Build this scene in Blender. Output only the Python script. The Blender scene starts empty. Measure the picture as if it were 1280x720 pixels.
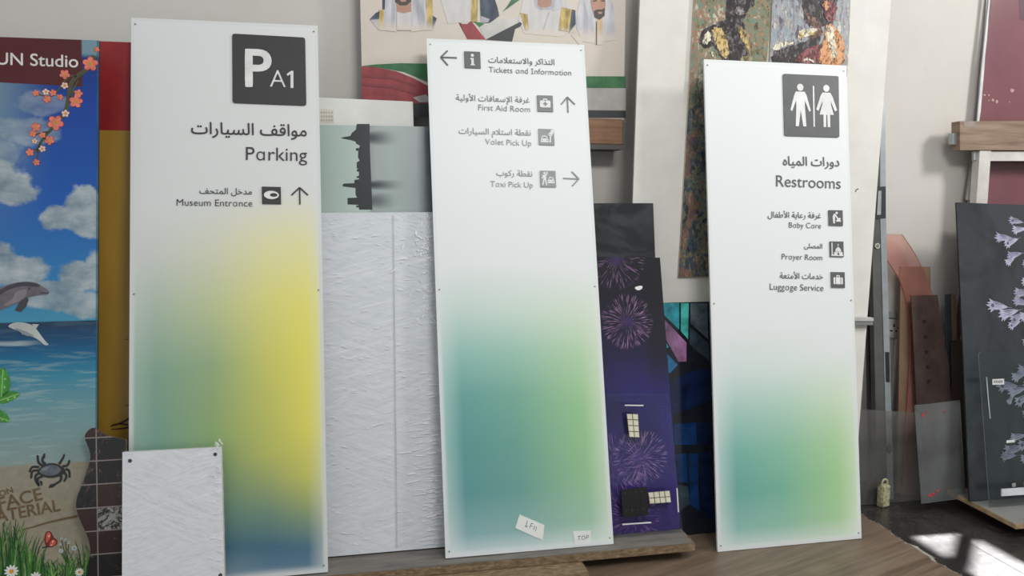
import bpy, bmesh, math, random
from math import sin, cos, pi, radians
from mathutils import Vector, Matrix
from mathutils.geometry import delaunay_2d_cdt
random.seed(7)
C = bpy.context.scene.collection
S = bpy.context.scene

# ------------------------------------------------------------------ camera, light, exposure
F, HC, PITCH, YAW = 960.0, 1.35, math.atan(110 / 960), radians(11)
cam = bpy.data.cameras.new('camera'); cam.sensor_width = 36; cam.lens = F / 1280 * 36
cam.clip_start = 0.01
co = bpy.data.objects.new('camera', cam); C.objects.link(co)
co.location = (0, 0, HC); co.rotation_euler = (pi / 2 - PITCH, 0, -YAW); S.camera = co
S.view_settings.view_transform = 'Standard'; S.view_settings.look = 'None'
S.view_settings.exposure = 0.045; S.view_settings.gamma = 1.0; S.view_settings.use_curve_mapping = False
w = bpy.data.worlds.new('world'); S.world = w; w.use_nodes = True
w.node_tree.nodes['Background'].inputs[0].default_value = (0.93, 0.97, 1.0, 1)
w.node_tree.nodes['Background'].inputs[1].default_value = 0.57

def area(name, loc, target, sx, sy, power, col=(1, 1, 1)):
    l = bpy.data.lights.new(name, 'AREA'); l.shape = 'RECTANGLE'; l.size = sx; l.size_y = sy
    l.energy = power; l.color = col
    o = bpy.data.objects.new(name, l); C.objects.link(o); o.location = loc
    o.rotation_euler = (Vector(target) - Vector(loc)).to_track_quat('-Z', 'Y').to_euler()
    return o
area('ceiling_or_fill_lamp', (3.9, 1.3, 3.1), (2.2, 3.0, 1.0), 0.5, 0.5, 49, (1, 0.985, 0.955))
area('ceiling_or_fill_lamp', (1.2, 0.2, 3.2), (0.8, 3.0, 0.8), 1.2, 0.4, 44, (1, 0.985, 0.95))  # added fill lamp, evens out the falloff of the first
# spot as daylight for the floor patch, masked by the added slit
sp = bpy.data.lights.new('daylight', 'SPOT'); sp.energy = 90000; sp.spot_size = radians(16); sp.spot_blend = 0.1
sp.shadow_soft_size = 0.02; sp.color = (0.93, 0.97, 1.0)
spo = bpy.data.objects.new('daylight', sp); C.objects.link(spo)

# ------------------------------------------------------------------ geometry of the view
def ray(px, py):
    x = (px - 640) / F; y = -(py - 360) / F
    fy = cos(PITCH) + y * sin(PITCH); z = -sin(PITCH) + y * cos(PITCH)
    return Vector((x * cos(YAW) + fy * sin(YAW), -x * sin(YAW) + fy * cos(YAW), z))
CAM = Vector((0, 0, HC))
def onz(px, py, z=0.0):
    r = ray(px, py); return CAM + r * ((z - HC) / r.z)
def onY(px, py, Y):
    r = ray(px, py); return CAM + r * (Y / r.y)

class Plane:
    """a leaning sheet: local x along the sheet, local z up the sheet, local -y out of its front"""
    def __init__(s, x, y, z, lean, yaw=0.0):
        s.o = Vector((x, y, z)); a, l = radians(yaw), radians(lean)
        s.u = Vector((cos(a), sin(a), 0)); b = Vector((-sin(a), cos(a), 0))
        s.v = Vector((0, 0, cos(l))) + b * sin(l); s.n = s.u.cross(s.v)
        s.m = Matrix(((s.u.x, -s.n.x, s.v.x, x), (s.u.y, -s.n.y, s.v.y, y), (s.u.z, -s.n.z, s.v.z, z), (0, 0, 0, 1)))
    def uv(s, px, py, w=0.0):
        r = ray(px, py); t = ((s.o + s.n * w - CAM).dot(s.n)) / r.dot(s.n); d = CAM + r * t - s.o
        return (d.dot(s.u), d.dot(s.v))
    def uvs(s, pts, w=0.0): return [s.uv(*p, w) for p in pts]
    def foot(s, p, q):
        a, b = s.uv(*p), s.uv(*q); t = a[1] / (a[1] - b[1]); return (a[0] + (b[0] - a[0]) * t, 0.0)

# ------------------------------------------------------------------ node helpers
def lin(c):
    f = lambda v: v / 12.92 if v <= 0.04045 else ((v + 0.055) / 1.055) ** 2.4
    return tuple(f(v / 255) for v in c[:3])
class X:
    """a socket in a node tree with arithmetic"""
    def __init__(s, nt, sock): s.nt, s.s = nt, sock
    def _m(s, op, *o, clamp=False):
        n = s.nt.nodes.new('ShaderNodeMath'); n.operation = op; n.use_clamp = clamp
        s.nt.links.new(s.s, n.inputs[0])
        for i, v in enumerate(o):
            if isinstance(v, X): s.nt.links.new(v.s, n.inputs[i + 1])
            else: n.inputs[i + 1].default_value = v
        return X(s.nt, n.outputs[0])
    def __add__(s, o): return s._m('ADD', o)
    def __sub__(s, o): return s._m('SUBTRACT', o)
    def __mul__(s, o): return s._m('MULTIPLY', o)
    def __truediv__(s, o): return s._m('DIVIDE', o)
    def abs(s): return s._m('ABSOLUTE')
    def gt(s, o): return s._m('GREATER_THAN', o)
    def mod(s, o): return s._m('FLOORED_MODULO', o)
    def floor(s): return s._m('FLOOR')
    def max(s, o): return s._m('MAXIMUM', o)
    def min(s, o): return s._m('MINIMUM', o)
    def sqrt(s): return s._m('SQRT')
    def atan2(s, o): return s._m('ARCTAN2', o)
    def pow(s, o): return s._m('POWER', o)
    def clamp(s): return s._m('ADD', 0.0, clamp=True)
    def smooth(s, a, b):
        n = s.nt.nodes.new('ShaderNodeMapRange'); n.interpolation_type = 'SMOOTHSTEP'
        lo, hi, fa, fb = (a, b, 0, 1) if a < b else (b, a, 1, 0)
        n.inputs[1].default_value = lo; n.inputs[2].default_value = hi; n.inputs[3].default_value = fa; n.inputs[4].default_value = fb
        s.nt.links.new(s.s, n.inputs[0]); return X(s.nt, n.outputs[0])
class Mat:
    def __init__(s, name, rough=0.5, spec=0.5, metal=0.0):
        s.m = bpy.data.materials.new(name); s.m.use_nodes = True; s.nt = s.m.node_tree
        s.b = s.nt.nodes['Principled BSDF']
        s.b.inputs['Roughness'].default_value = rough; s.b.inputs['Specular IOR Level'].default_value = spec
        s.b.inputs['Metallic'].default_value = metal
        g = s.nt.nodes.new('ShaderNodeUVMap'); s.uvs = g.outputs[0]
        sp = s.nt.nodes.new('ShaderNodeSeparateXYZ'); s.nt.links.new(s.uvs, sp.inputs[0])
        s.u, s.v = X(s.nt, sp.outputs[0]), X(s.nt, sp.outputs[1])
        t = s.nt.nodes.new('ShaderNodeTexCoord'); s.obj = t.outputs['Object']; s.gen = t.outputs['Generated']
    def vec(s, x, y, z=0.0):
        n = s.nt.nodes.new('ShaderNodeCombineXYZ')
        for i, v in enumerate((x, y, z)):
            if isinstance(v, X): s.nt.links.new(v.s, n.inputs[i])
            else: n.inputs[i].default_value = v
        return n.outputs[0]
    def noise(s, vec, scale=5, detail=3, rough=0.5, dist=0.0):
        n = s.nt.nodes.new('ShaderNodeTexNoise'); s.nt.links.new(vec, n.inputs['Vector'])
        n.inputs['Scale'].default_value = scale; n.inputs['Detail'].default_value = detail
        n.inputs['Roughness'].default_value = rough; n.inputs['Distortion'].default_value = dist
        return X(s.nt, n.outputs[0])
    def voronoi(s, vec, scale=5, out='Distance', feature='F1'):
        n = s.nt.nodes.new('ShaderNodeTexVoronoi'); n.feature = feature; s.nt.links.new(vec, n.inputs['Vector'])
        n.inputs['Scale'].default_value = scale; return X(s.nt, n.outputs[out])
    def ramp(s, f, stops, interp='LINEAR'):
        n = s.nt.nodes.new('ShaderNodeValToRGB'); n.color_ramp.interpolation = interp
        e = n.color_ramp.elements
        while len(e) < len(stops): e.new(0.5)
        for el, (p, c) in zip(e, stops): el.position = p
        for el, (p, c) in zip(e, stops): el.color = (*lin(c), 1)
        s.nt.links.new(f.s, n.inputs[0]); return n.outputs[0]
    def rgb(s, c):
        n = s.nt.nodes.new('ShaderNodeRGB'); n.outputs[0].default_value = (*lin(c), 1); return n.outputs[0]
    def mix(s, f, a, b, mode='MIX'):
        n = s.nt.nodes.new('ShaderNodeMix'); n.data_type = 'RGBA'; n.blend_type = mode
        if isinstance(f, X): s.nt.links.new(f.s, n.inputs[0])
        else: n.inputs[0].default_value = f
        for i, c in ((6, a), (7, b)):
            if isinstance(c, tuple): n.inputs[i].default_value = (*lin(c), 1)
            else: s.nt.links.new(c, n.inputs[i])
        return n.outputs[2]
    def base(s, c):
        if isinstance(c, tuple): s.b.inputs['Base Color'].default_value = (*lin(c), 1)
        else: s.nt.links.new(c, s.b.inputs['Base Color'])
        return s
    def bump(s, h, strength=0.2, dist=0.01):
        n = s.nt.nodes.new('ShaderNodeBump'); n.inputs['Strength'].default_value = strength; n.inputs['Distance'].default_value = dist
        s.nt.links.new(h.s, n.inputs['Height']); s.nt.links.new(n.outputs[0], s.b.inputs['Normal']); return s
    def rmap(s, x): s.nt.links.new(x.s, s.b.inputs['Roughness']); return s
_pl = {}
def plain(name, c, rough=0.5, spec=0.5, metal=0.0, vary=0.06, scale=14):
    """a colour with a faint procedural mottling"""
    k = (name, c, rough, metal)
    if k not in _pl:
        M = Mat(name, rough, spec, metal)
        n = M.noise(M.obj, scale, 4, 0.6)
        lo = tuple(max(0, v * (1 - vary)) for v in c); hi = tuple(min(255, v * (1 + vary)) for v in c)
        M.base(M.ramp(n, [(0.3, lo), (0.7, hi)])); _pl[k] = M.m
    return _pl[k]
def clear(name, tint=(235, 242, 240), fac=0.10, rough=0.03, body=(150, 160, 158), solid=0.08):
    """transparent acrylic: sees through, reflects a little, a faint body colour"""
    m = bpy.data.materials.new(name); m.use_nodes = True; nt = m.node_tree; nt.nodes.clear()
    o = nt.nodes.new('ShaderNodeOutputMaterial'); t = nt.nodes.new('ShaderNodeBsdfTransparent'); t.inputs[0].default_value = (*lin(tint), 1)
    d = nt.nodes.new('ShaderNodeBsdfDiffuse'); d.inputs[0].default_value = (*lin(body), 1)
    g = nt.nodes.new('ShaderNodeBsdfGlossy'); g.inputs['Roughness'].default_value = rough
    tc = nt.nodes.new('ShaderNodeTexCoord'); nz = nt.nodes.new('ShaderNodeTexNoise'); nz.inputs['Scale'].default_value = 6
    nt.links.new(tc.outputs['Object'], nz.inputs['Vector'])
    mm = nt.nodes.new('ShaderNodeMath'); mm.operation = 'MULTIPLY'; mm.inputs[1].default_value = solid * 2; nt.links.new(nz.outputs[0], mm.inputs[0])
    m1 = nt.nodes.new('ShaderNodeMixShader'); nt.links.new(mm.outputs[0], m1.inputs[0]); nt.links.new(t.outputs[0], m1.inputs[1]); nt.links.new(d.outputs[0], m1.inputs[2])
    fr = nt.nodes.new('ShaderNodeFresnel'); fr.inputs[0].default_value = 1.16
    m2 = nt.nodes.new('ShaderNodeMixShader'); nt.links.new(fr.outputs[0], m2.inputs[0]); nt.links.new(m1.outputs[0], m2.inputs[1]); nt.links.new(g.outputs[0], m2.inputs[2])
    nt.links.new(m2.outputs[0], o.inputs[0]); return m

# ------------------------------------------------------------------ mesh helpers
def tag(o, label=None, cat=None, group=None, kind=None):
    for k, v in (('label', label), ('category', cat), ('group', group), ('kind', kind)):
        if v: o[k] = v
    return o
def thing(name, label, cat, P=None, loc=None, group=None):
    o = bpy.data.objects.new(name, None); C.objects.link(o); o.empty_display_size = 0.1
    if P: o.matrix_world = P.m
    if loc: o.location = loc
    return tag(o, label, cat, group)
def link(name, bm, mats, parent=None, smooth=False):
    me = bpy.data.meshes.new(name); bm.to_mesh(me); bm.free()
    for m in (mats if isinstance(mats, (list, tuple)) else [mats]): me.materials.append(m)
    if smooth:
        for p in me.polygons: p.use_smooth = True
    o = bpy.data.objects.new(name, me); C.objects.link(o)
    if parent: o.parent = parent
    return o
def area2(p): return sum(p[i - 1][0] * p[i][1] - p[i][0] * p[i - 1][1] for i in range(len(p)))
def prism(bm, pts, w0, w1, mi=0, side=None, bev=0.0, back=None):
    """polygon in sheet coords between depths w0 (back) and w1 (front)"""
    uvl = bm.loops.layers.uv.verify()
    if area2(pts) < 0: pts = pts[::-1]
    f = [bm.verts.new((x, -w1, z)) for x, z in pts]; b = [bm.verts.new((x, -w0, z)) for x, z in pts]
    n = len(pts); fs = []
    ff = bm.faces.new(f); ff.material_index = mi; fs.append(ff)
    bb = bm.faces.new(b[::-1]); bb.material_index = (mi if side is None else side) if back is None else back; fs.append(bb)
    for i in range(n):
        q = bm.faces.new((f[i], b[i], b[(i + 1) % n], f[(i + 1) % n])); q.material_index = mi if side is None else side; fs.append(q)
    if bev: bmesh.ops.bevel(bm, geom=[e for e in ff.edges], offset=bev, segments=2, affect='EDGES')
    for fa in bm.faces:
        for l in fa.loops: l[uvl].uv = (l.vert.co.x, l.vert.co.z)
    return ff
def flat(bm, pts, w, mi=0):
    """a printed shape: thin film of 0.2 mm"""
    prism(bm, pts, w - 0.0002, w, mi)
def sheet(name, pts, t, mats, parent=None, w=0.0, bev=0.0):
    bm = bmesh.new(); prism(bm, pts, w - t, w, 0, 1 if isinstance(mats, (list, tuple)) and len(mats) > 1 else None, bev, 0 if isinstance(mats, (list, tuple)) and mats[0].name.startswith('acrylic') else None)
    return link(name, bm, mats, parent)
def box(bm, x0, x1, y0, y1, z0, z1, mi=0, bev=0.0):
    r = bmesh.ops.create_cube(bm, size=1.0); v = r['verts']
    for q in v: q.co = Vector(((x0 + x1) / 2 + q.co.x * (x1 - x0), (y0 + y1) / 2 + q.co.y * (y1 - y0), (z0 + z1) / 2 + q.co.z * (z1 - z0)))
    fs = set(f for q in v for f in q.link_faces)
    for f in fs: f.material_index = mi
    if bev:
        bmesh.ops.bevel(bm, geom=list(set(e for f in fs for e in f.edges)), offset=bev, segments=2, affect='EDGES')
    uvl = bm.loops.layers.uv.verify()
    for fa in bm.faces:
        for l in fa.loops:
            c = l.vert.co; n = fa.normal if fa.normal.length else Vector((0, 0, 1))
            l[uvl].uv = (c.x, c.y) if abs(n.z) > 0.7 else ((c.x, c.z) if abs(n.y) > 0.7 else (c.y, c.z))
def disc(bm, cx, cz, r, w0, w1, mi=0, n=20, rz=None):
    prism(bm, [(cx + r * cos(2 * pi * i / n), cz + (rz or r) * sin(2 * pi * i / n)) for i in range(n)], w0, w1, mi)
def circ(cx, cz, r, n=18, rz=None, rot=0.0):
    o = []
    for i in range(n):
        a = 2 * pi * i / n; x, z = r * cos(a), (rz or r) * sin(a)
        o.append((cx + x * cos(rot) - z * sin(rot), cz + x * sin(rot) + z * cos(rot)))
    return o
def rrect(x0, z0, x1, z1, r, n=5):
    o = []
    for cx, cz, a0 in ((x1 - r, z1 - r, 0), (x0 + r, z1 - r, 90), (x0 + r, z0 + r, 180), (x1 - r, z0 + r, 270)):
        for i in range(n + 1):
            a = radians(a0 + 90 * i / n); o.append((cx + r * cos(a), cz + r * sin(a)))
    return o
def ribbon(bm, pts, wid, w0, w1, mi=0, taper=None):
    """polyline of given width as one outline"""
    L, R = [], []; n = len(pts)
    for i, p in enumerate(pts):
        a = pts[max(0, i - 1)]; b = pts[min(n - 1, i + 1)]
        d = Vector((b[0] - a[0], b[1] - a[1])); d.normalize(); k = wid / 2
        if taper: k *= taper[0] + (taper[1] - taper[0]) * i / (n - 1)
        L.append((p[0] - d.y * k, p[1] + d.x * k)); R.append((p[0] + d.y * k, p[1] - d.x * k))
    for i in range(n - 1): prism(bm, [L[i], R[i], R[i + 1], L[i + 1]], w0, w1, mi)
def brushy(pts, amt, seed=1, n=5):
    """outline with the uneven edge of a brush stroke"""
    r = random.Random(seed + int(pts[0][0] * 7)); o = []
    for i in range(len(pts)):
        a, b = pts[i], pts[(i + 1) % len(pts)]
        for j in range(n): t = j / n; o.append((a[0] + (b[0] - a[0]) * t + r.uniform(-amt, amt), a[1] + (b[1] - a[1]) * t + r.uniform(-amt, amt)))
    return o
def smoothpts(pts, it=2, closed=True):
    for _ in range(it):
        o = []
        for i in range(len(pts) if closed else len(pts) - 1):
            a, b = pts[i], pts[(i + 1) % len(pts)]
            o += [(a[0] * .75 + b[0] * .25, a[1] * .75 + b[1] * .25), (a[0] * .25 + b[0] * .75, a[1] * .25 + b[1] * .75)]
        if not closed: o = [pts[0]] + o + [pts[-1]]
        pts = o
    return pts

# ------------------------------------------------------------------ lettering
_font_objs = {}
def glyph_polys(text):
    """closed outlines of the text (unit size) from the built-in fonts"""
    cu = bpy.data.curves.new('lettering_outline', 'FONT'); cu.body = text; cu.size = 1.0; cu.resolution_u = 4
    o = bpy.data.objects.new('lettering_outline', cu); C.objects.link(o)
    dg = bpy.context.evaluated_depsgraph_get(); dg.update()
    c2 = o.evaluated_get(dg).to_curve(dg)
    polys = []
    for sp_ in c2.splines:
        if sp_.type == 'BEZIER':
            pts = []; bp = sp_.bezier_points; n = len(bp)
            for i in range(n):
                a, b = bp[i], bp[(i + 1) % n]
                straight = (a.handle_right - a.co).length < 1e-5 and (b.handle_left - b.co).length < 1e-5
                k = 1 if straight else 5
                for j in range(k):
                    t = j / k; q = (1 - t) ** 3 * a.co + 3 * (1 - t) ** 2 * t * a.handle_right + 3 * (1 - t) * t * t * b.handle_left + t ** 3 * b.co
                    pts.append((q.x, q.y))
        else: pts = [(p.co.x, p.co.y) for p in sp_.points]
        polys.append(pts)
    bpy.data.objects.remove(o); bpy.data.curves.remove(cu)
    return polys
def text_outlines(text):
    """outlines of a line of text; the round a and barred I are drawn to the size of their neighbours"""
    polys = glyph_polys(text)
    for i, ch in enumerate(text):
        if ch in 'ɑІ':
            a, b = len(glyph_polys(text[:i])) if i else 0, len(glyph_polys(text[:i + 1])); k = 0.845 if ch == 'ɑ' else 0.93
            xs = [p[0] for q in polys[a:b] for p in q]; cx = (min(xs) + max(xs)) / 2
            for j in range(a, b): polys[j] = [(cx + (x - cx) * (k + 0.03), y * k) for x, y in polys[j]]
    return polys
def wind(polys, x, y):
    wn = 0
    for p in polys:
        for i in range(len(p)):
            x0, y0 = p[i - 1]; x1, y1 = p[i]
            if (y0 <= y) != (y1 <= y):
                xx = x0 + (y - y0) / (y1 - y0) * (x1 - x0)
                if xx > x: wn += 1 if y1 > y0 else -1
    return wn
def fill(polys):
    """triangles of the non-zero area of outlines"""
    vs, es = [], []
    for p in polys:
        k = len(vs); q = []
        for a in p:
            if not q or math.hypot(a[0] - q[-1][0], a[1] - q[-1][1]) > 1e-4: q.append(a)
        if len(q) > 2 and math.hypot(q[0][0] - q[-1][0], q[0][1] - q[-1][1]) < 1e-4: q.pop()
        vs += q; es += [(k + i, k + (i + 1) % len(q)) for i in range(len(q))]
    V, E_, T, *_ = delaunay_2d_cdt([Vector(v) for v in vs], es, [], 0, 1e-5)
    out = []
    for t in T:
        cx = sum(V[i].x for i in t) / len(t); cy = sum(V[i].y for i in t) / len(t)
        if wind(polys, cx, cy): out.append(tuple(t))
    return [(v.x, v.y) for v in V], out
AR = {}
def arabic(s):
    """joins Arabic letters into their connected forms, in drawing order"""
    F4 = dict(zip('بتثجحخسشصضطظعغفقكلمنهي', range(0, 99)))
    base = {'ا': (0xFE8D, 2), 'أ': (0xFE83, 2), 'إ': (0xFE87, 2), 'د': (0xFEA9, 2), 'ذ': (0xFEAB, 2), 'ر': (0xFEAD, 2), 'و': (0xFEED, 2), 'ة': (0xFE93, 2), 'ى': (0xFEEF, 2),
            'ب': (0xFE8F, 4), 'ت': (0xFE95, 4), 'ح': (0xFEA1, 4), 'خ': (0xFEA5, 4), 'س': (0xFEB1, 4), 'ص': (0xFEB9, 4), 'ط': (0xFEC1, 4), 'ع': (0xFEC9, 4), 'غ': (0xFECD, 4), 'ف': (0xFED1, 4),
            'ق': (0xFED5, 4), 'ك': (0xFED9, 4), 'ل': (0xFEDD, 4), 'م': (0xFEE1, 4), 'ن': (0xFEE5, 4), 'ه': (0xFEE9, 4), 'ي': (0xFEF1, 4)}
    out = []; i = 0; prev = False
    while i < len(s):
        c = s[i]
        if c not in base: out.append(c); prev = False; i += 1; continue
        if c == 'ل' and i + 1 < len(s) and s[i + 1] in 'اأإ':
            b = {'ا': 0xFEFB, 'أ': 0xFEF7, 'إ': 0xFEF9}[s[i + 1]]
            out.append(chr(b + (1 if prev else 0))); prev = False; i += 2; continue
        b, n = base[c]; nxt = n == 4 and i + 1 < len(s) and s[i + 1] in base
        out.append(chr(b + ((3 if nxt else 1) if prev else (2 if nxt else 0)))); prev = nxt; i += 1
    return ''.join(reversed(out))
def lettering(text, P, left, right, mat, parent, w=0.0015, bold=0.0, raise_=0.0012, name='lettering', ar=False, size=None):
    """text laid on the sheet with its ink from point left to point right (both on its baseline)"""
    pol = glyph_polys(arabic(text)) if ar else text_outlines(text)
    if bold: pol = embolden(pol, bold)
    vs, ts = fill(pol)
    xs = [v[0] for v in vs]; x0, x1 = min(xs), max(xs)
    a, b = P.uv(*left), P.uv(*right); k = math.hypot(b[0] - a[0], b[1] - a[1]) / (x1 - x0)
    dx, dz = (b[0] - a[0]) / (x1 - x0), (b[1] - a[1]) / (x1 - x0)
    ky = k * (size or 1.0)
    bm = bmesh.new(); q = []
    for x, y in vs: q.append(bm.verts.new((a[0] + (x - x0) * dx - y * ky * dz / k, -(w + raise_), a[1] + (x - x0) * dz + y * ky * dx / k)))
    for t in ts:
        try: bm.faces.new([q[i] for i in t])
        except ValueError: pass
    bmesh.ops.recalc_face_normals(bm, faces=bm.faces)
    r = bmesh.ops.extrude_face_region(bm, geom=list(bm.faces))
    for e in r['geom']:
        if isinstance(e, bmesh.types.BMVert): e.co.y += raise_
    bmesh.ops.recalc_face_normals(bm, faces=bm.faces)
    return link(name, bm, mat, parent)
def embolden(polys, d):
    """grows (or thins) every outline by d, holes the other way"""
    out = []
    P_ = []
    for p in polys:
        P_.append([a for i, a in enumerate(p) if math.hypot(a[0] - p[i - 1][0], a[1] - p[i - 1][1]) > 1e-4])
    for k, p in enumerate(P_):
        x, y = p[0]; depth = sum(1 for j, o in enumerate(P_) if j != k and sum(1 for i in range(len(o)) if (o[i - 1][1] <= y) != (o[i][1] <= y) and o[i - 1][0] + (y - o[i - 1][1]) / (o[i][1] - o[i - 1][1]) * (o[i][0] - o[i - 1][0]) > x) % 2)
        same = [o for j, o in enumerate(P_) if j != k]
        sg = 1 if area2(p) > 0 else -1
        # an outline inside another of the opposite direction is a hole
        hole = False
        if depth % 2:
            for o in same:
                if area2(o) * sg < 0 and abs(area2(o)) > abs(area2(p)) and wind([o], x, y): hole = True
        dd = d * sg * (-1 if hole else 1); q = []; n = len(p)
        for i in range(n):
            a, b, c = p[i - 1], p[i], p[(i + 1) % n]
            e = Vector((b[0] - a[0], b[1] - a[1])).normalized(); f = Vector((c[0] - b[0], c[1] - b[1])).normalized()
            nn = Vector((e.y + f.y, -e.x - f.x))
            if nn.length < 1e-6: nn = Vector((e.y, -e.x))
            nn.normalize(); q.append((b[0] + nn.x * dd, b[1] + nn.y * dd))
        out.append(q)
    return out
# ------------------------------------------------------------------ the room
M = Mat('white_plaster', 0.85, 0.2)
n1 = M.noise(M.obj, 1.6, 5, 0.65); n2 = M.noise(M.obj, 9, 4, 0.6)
M.base(M.mix(n2.smooth(0.55, 0.8) * 0.25, M.ramp(n1, [(0.3, (202, 197, 190)), (0.7, (210, 206, 200))]), (192, 185, 176)))
M.bump(n2, 0.08, 0.004); plaster = M.m
bm = bmesh.new(); box(bm, -3.2, 5.0, 3.20, 3.36, 0, 3.4)
tag(link('wall_back', bm, plaster), kind='structure')

M = Mat('dark_polished_tile', 0.22, 0.55)
n1 = M.noise(M.obj, 3.0, 6, 0.7, 1.2); n2 = M.noise(M.obj, 24, 4, 0.65)
fx = (M.u + 0.07).mod(0.6); fy = (M.v + 0.24).mod(0.6)
g = (fx.smooth(0.006, 0.003)).max(fy.smooth(0.006, 0.003))
c = M.mix(n2.smooth(0.5, 0.8) * 0.35, M.ramp(n1, [(0.25, (30, 29, 29)), (0.55, (52, 50, 49)), (0.8, (70, 67, 64))]), (98, 92, 86))
M.base(M.mix(g, c, (24, 22, 21))); M.rmap(n1 * 0.35 + 0.08); floor_m = M.m
bm = bmesh.new(); box(bm, -3.2, 5.0, -1.5, 3.20, -0.1, 0.0)
tag(link('floor', bm, floor_m), kind='structure')
# unseen wall added to mask the spot; its slit shapes the daylight patch
wx, Ls = 4.8, Vector((7.5, 2.40, 3.6)); spo.location = Ls
def through(x, y):
    t = (Ls.x - wx) / (Ls.x - x); p = Ls + (Vector((x, y, 0)) - Ls) * t; return (p.y, p.z)
ya, za = through(2.12, 2.60); yb, zb = through(2.39, 2.19)
y0, y1, z0, z1 = min(ya, yb), max(ya, yb), min(za, zb), max(za, zb)
spo.rotation_euler = (Vector((2.25, 2.4, 0)) - Ls).to_track_quat('-Z', 'Y').to_euler()
bm = bmesh.new()
box(bm, wx, wx + 0.02, 0.9, y0, 0, 3.2); box(bm, wx, wx + 0.02, y1, 3.2, 0, 3.2)
box(bm, wx, wx + 0.02, y0, y1, 0, z0); box(bm, wx, wx + 0.02, y0, y1, z1, 3.2)
tag(link('light_mask_wall', bm, plaster), kind='structure')
bm = bmesh.new(); a = Vector((wx + 0.01, *through(2.10, 2.32))); b = Vector((wx + 0.01, *through(2.40, 2.61)))
d = (b - a).normalized(); nn = d.cross(Vector((1, 0, 0))) * 0.011; e = Vector((0.008, 0, 0))
vs = [bm.verts.new(p) for p in (a - nn - e, a + nn - e, b + nn - e, b - nn - e, a - nn + e, a + nn + e, b + nn + e, b - nn + e)]
for q in ((0, 1, 2, 3), (7, 6, 5, 4), (0, 4, 5, 1), (1, 5, 6, 2), (2, 6, 7, 3), (3, 7, 4, 0)): bm.faces.new([vs[i] for i in q])
tag(link('patch_mask_bar', bm, plain('white_metal', (210, 210, 208), 0.4)), kind='structure')  # unseen bar added to cast the dark line across the patch

# laminate sheet on the tiles, broken edge on its right
M = Mat('oak_laminate', 0.42, 0.45)
a = radians(20)
gu = M.u * cos(a) + M.v * sin(a); gv = M.v * cos(a) - M.u * sin(a)
n1 = M.noise(M.vec(gu * 1.6, gv * 26), 1.0, 5, 0.6, 0.6); n2 = M.noise(M.vec(gu * 6, gv * 120), 1.0, 3, 0.6); n3 = M.noise(M.obj, 4, 3)
c = M.ramp(n1, [(0.25, (82, 68, 55)), (0.5, (112, 95, 79)), (0.75, (136, 118, 100))])
c = M.mix(n2.smooth(0.5, 0.75) * 0.4, c, (70, 57, 46))
pl = (gv + 0.02).mod(0.19).smooth(0.004, 0.001)
c = M.mix(pl * 0.55, c, (60, 46, 36)); M.base(M.mix(n3.smooth(0.55, 0.8) * 0.25, c, (150, 140, 126))); M.rmap(n1 * 0.3 + 0.28)
lam = M.m
def edge_x(y): return 2.083 + 0.006 * sin(y * 31) + 0.004 * sin(y * 83 + 1)
t = thing('laminate_sheet', 'brown oak laminate sheet lying over the dark tiles, pale broken edge', 'floor sheet', loc=(0, 0, 0))
bm = bmesh.new()
pts = [(-2.2, 1.0), (edge_x(1.0), 1.0)] + [(edge_x(1.0 + i * 0.03), 1.0 + i * 0.03) for i in range(1, 61)] + [(edge_x(2.8), 2.84), (-2.2, 2.84)]
f = bm.faces.new([bm.verts.new((x, y, 0.008)) for x, y in pts])
r = bmesh.ops.extrude_face_region(bm, geom=[f])
for v in r['geom']:
    if isinstance(v, bmesh.types.BMVert): v.co.z = 0.0005
bmesh.ops.recalc_face_normals(bm, faces=bm.faces)
uvl = bm.loops.layers.uv.verify()
for fa in bm.faces:
    for l in fa.loops: l[uvl].uv = (l.vert.co.x, l.vert.co.y)
link('board', bm, lam, t)
bm = bmesh.new(); rnd = random.Random(4); y = 2.0
while y < 2.82:
    y += rnd.uniform(0.006, 0.03); k = 1.8 if 2.4 < y < 2.56 else 0.7
    x = edge_x(y) + rnd.uniform(-0.006, 0.003); L_, W_ = rnd.uniform(0.005, 0.022) * k, rnd.uniform(0.001, 0.0035) * k
    an = rnd.uniform(1.1, 2.0)
    q = [(L_, 0), (0, W_), (-L_, 0), (0, -W_)]
    top = bm.verts.new((x, y, 0.010)); vs = [bm.verts.new((x + p * cos(an) - s_ * sin(an), y + p * sin(an) + s_ * cos(an), 0.0082)) for p, s_ in q]
    for i in range(4): bm.faces.new((top, vs[i], vs[(i + 1) % 4]))
tag(link('chipped_edge', bm, plain('chipped_core', (164, 158, 149), 0.8), t), 'pale chipped core along the broken edge')

# ------------------------------------------------------------------ chipboard plank and the block below it
M = Mat('chipboard', 0.8, 0.25)
v1 = M.noise(M.vec(M.u * 30, M.v * 90), 1.0, 5, 0.7); v2 = M.voronoi(M.vec(M.u * 60, M.v * 140), 1.0)
c = M.ramp(v1, [(0.3, (92, 76, 58)), (0.5, (128, 108, 84)), (0.72, (164, 144, 116))])
M.base(M.mix(v2.smooth(0.25, 0.05) * 0.5, c, (74, 56, 40))); M.bump(v1, 0.4, 0.003); chip = M.m
M = Mat('grey_laminate_top', 0.6, 0.3)
n1 = M.noise(M.vec(M.u * 5, M.v * 40), 1.0, 5, 0.7)
M.base(M.ramp(n1, [(0.3, (92, 88, 84)), (0.7, (132, 127, 121))])); greytop = M.m
ZP = 0.08; ZT = ZP - 0.0024
t = thing('plank', 'long chipboard plank with grey face carrying the parking and tickets signs', 'plank', loc=(0, 0, ZT - 0.033))
bm = bmesh.new(); box(bm, -0.80, 1.185, 2.562, 2.755, 0, 0.031, 0, 0.002)
box(bm, 1.183, 1.197, 2.565, 2.752, 0.002, 0.029)
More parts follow.
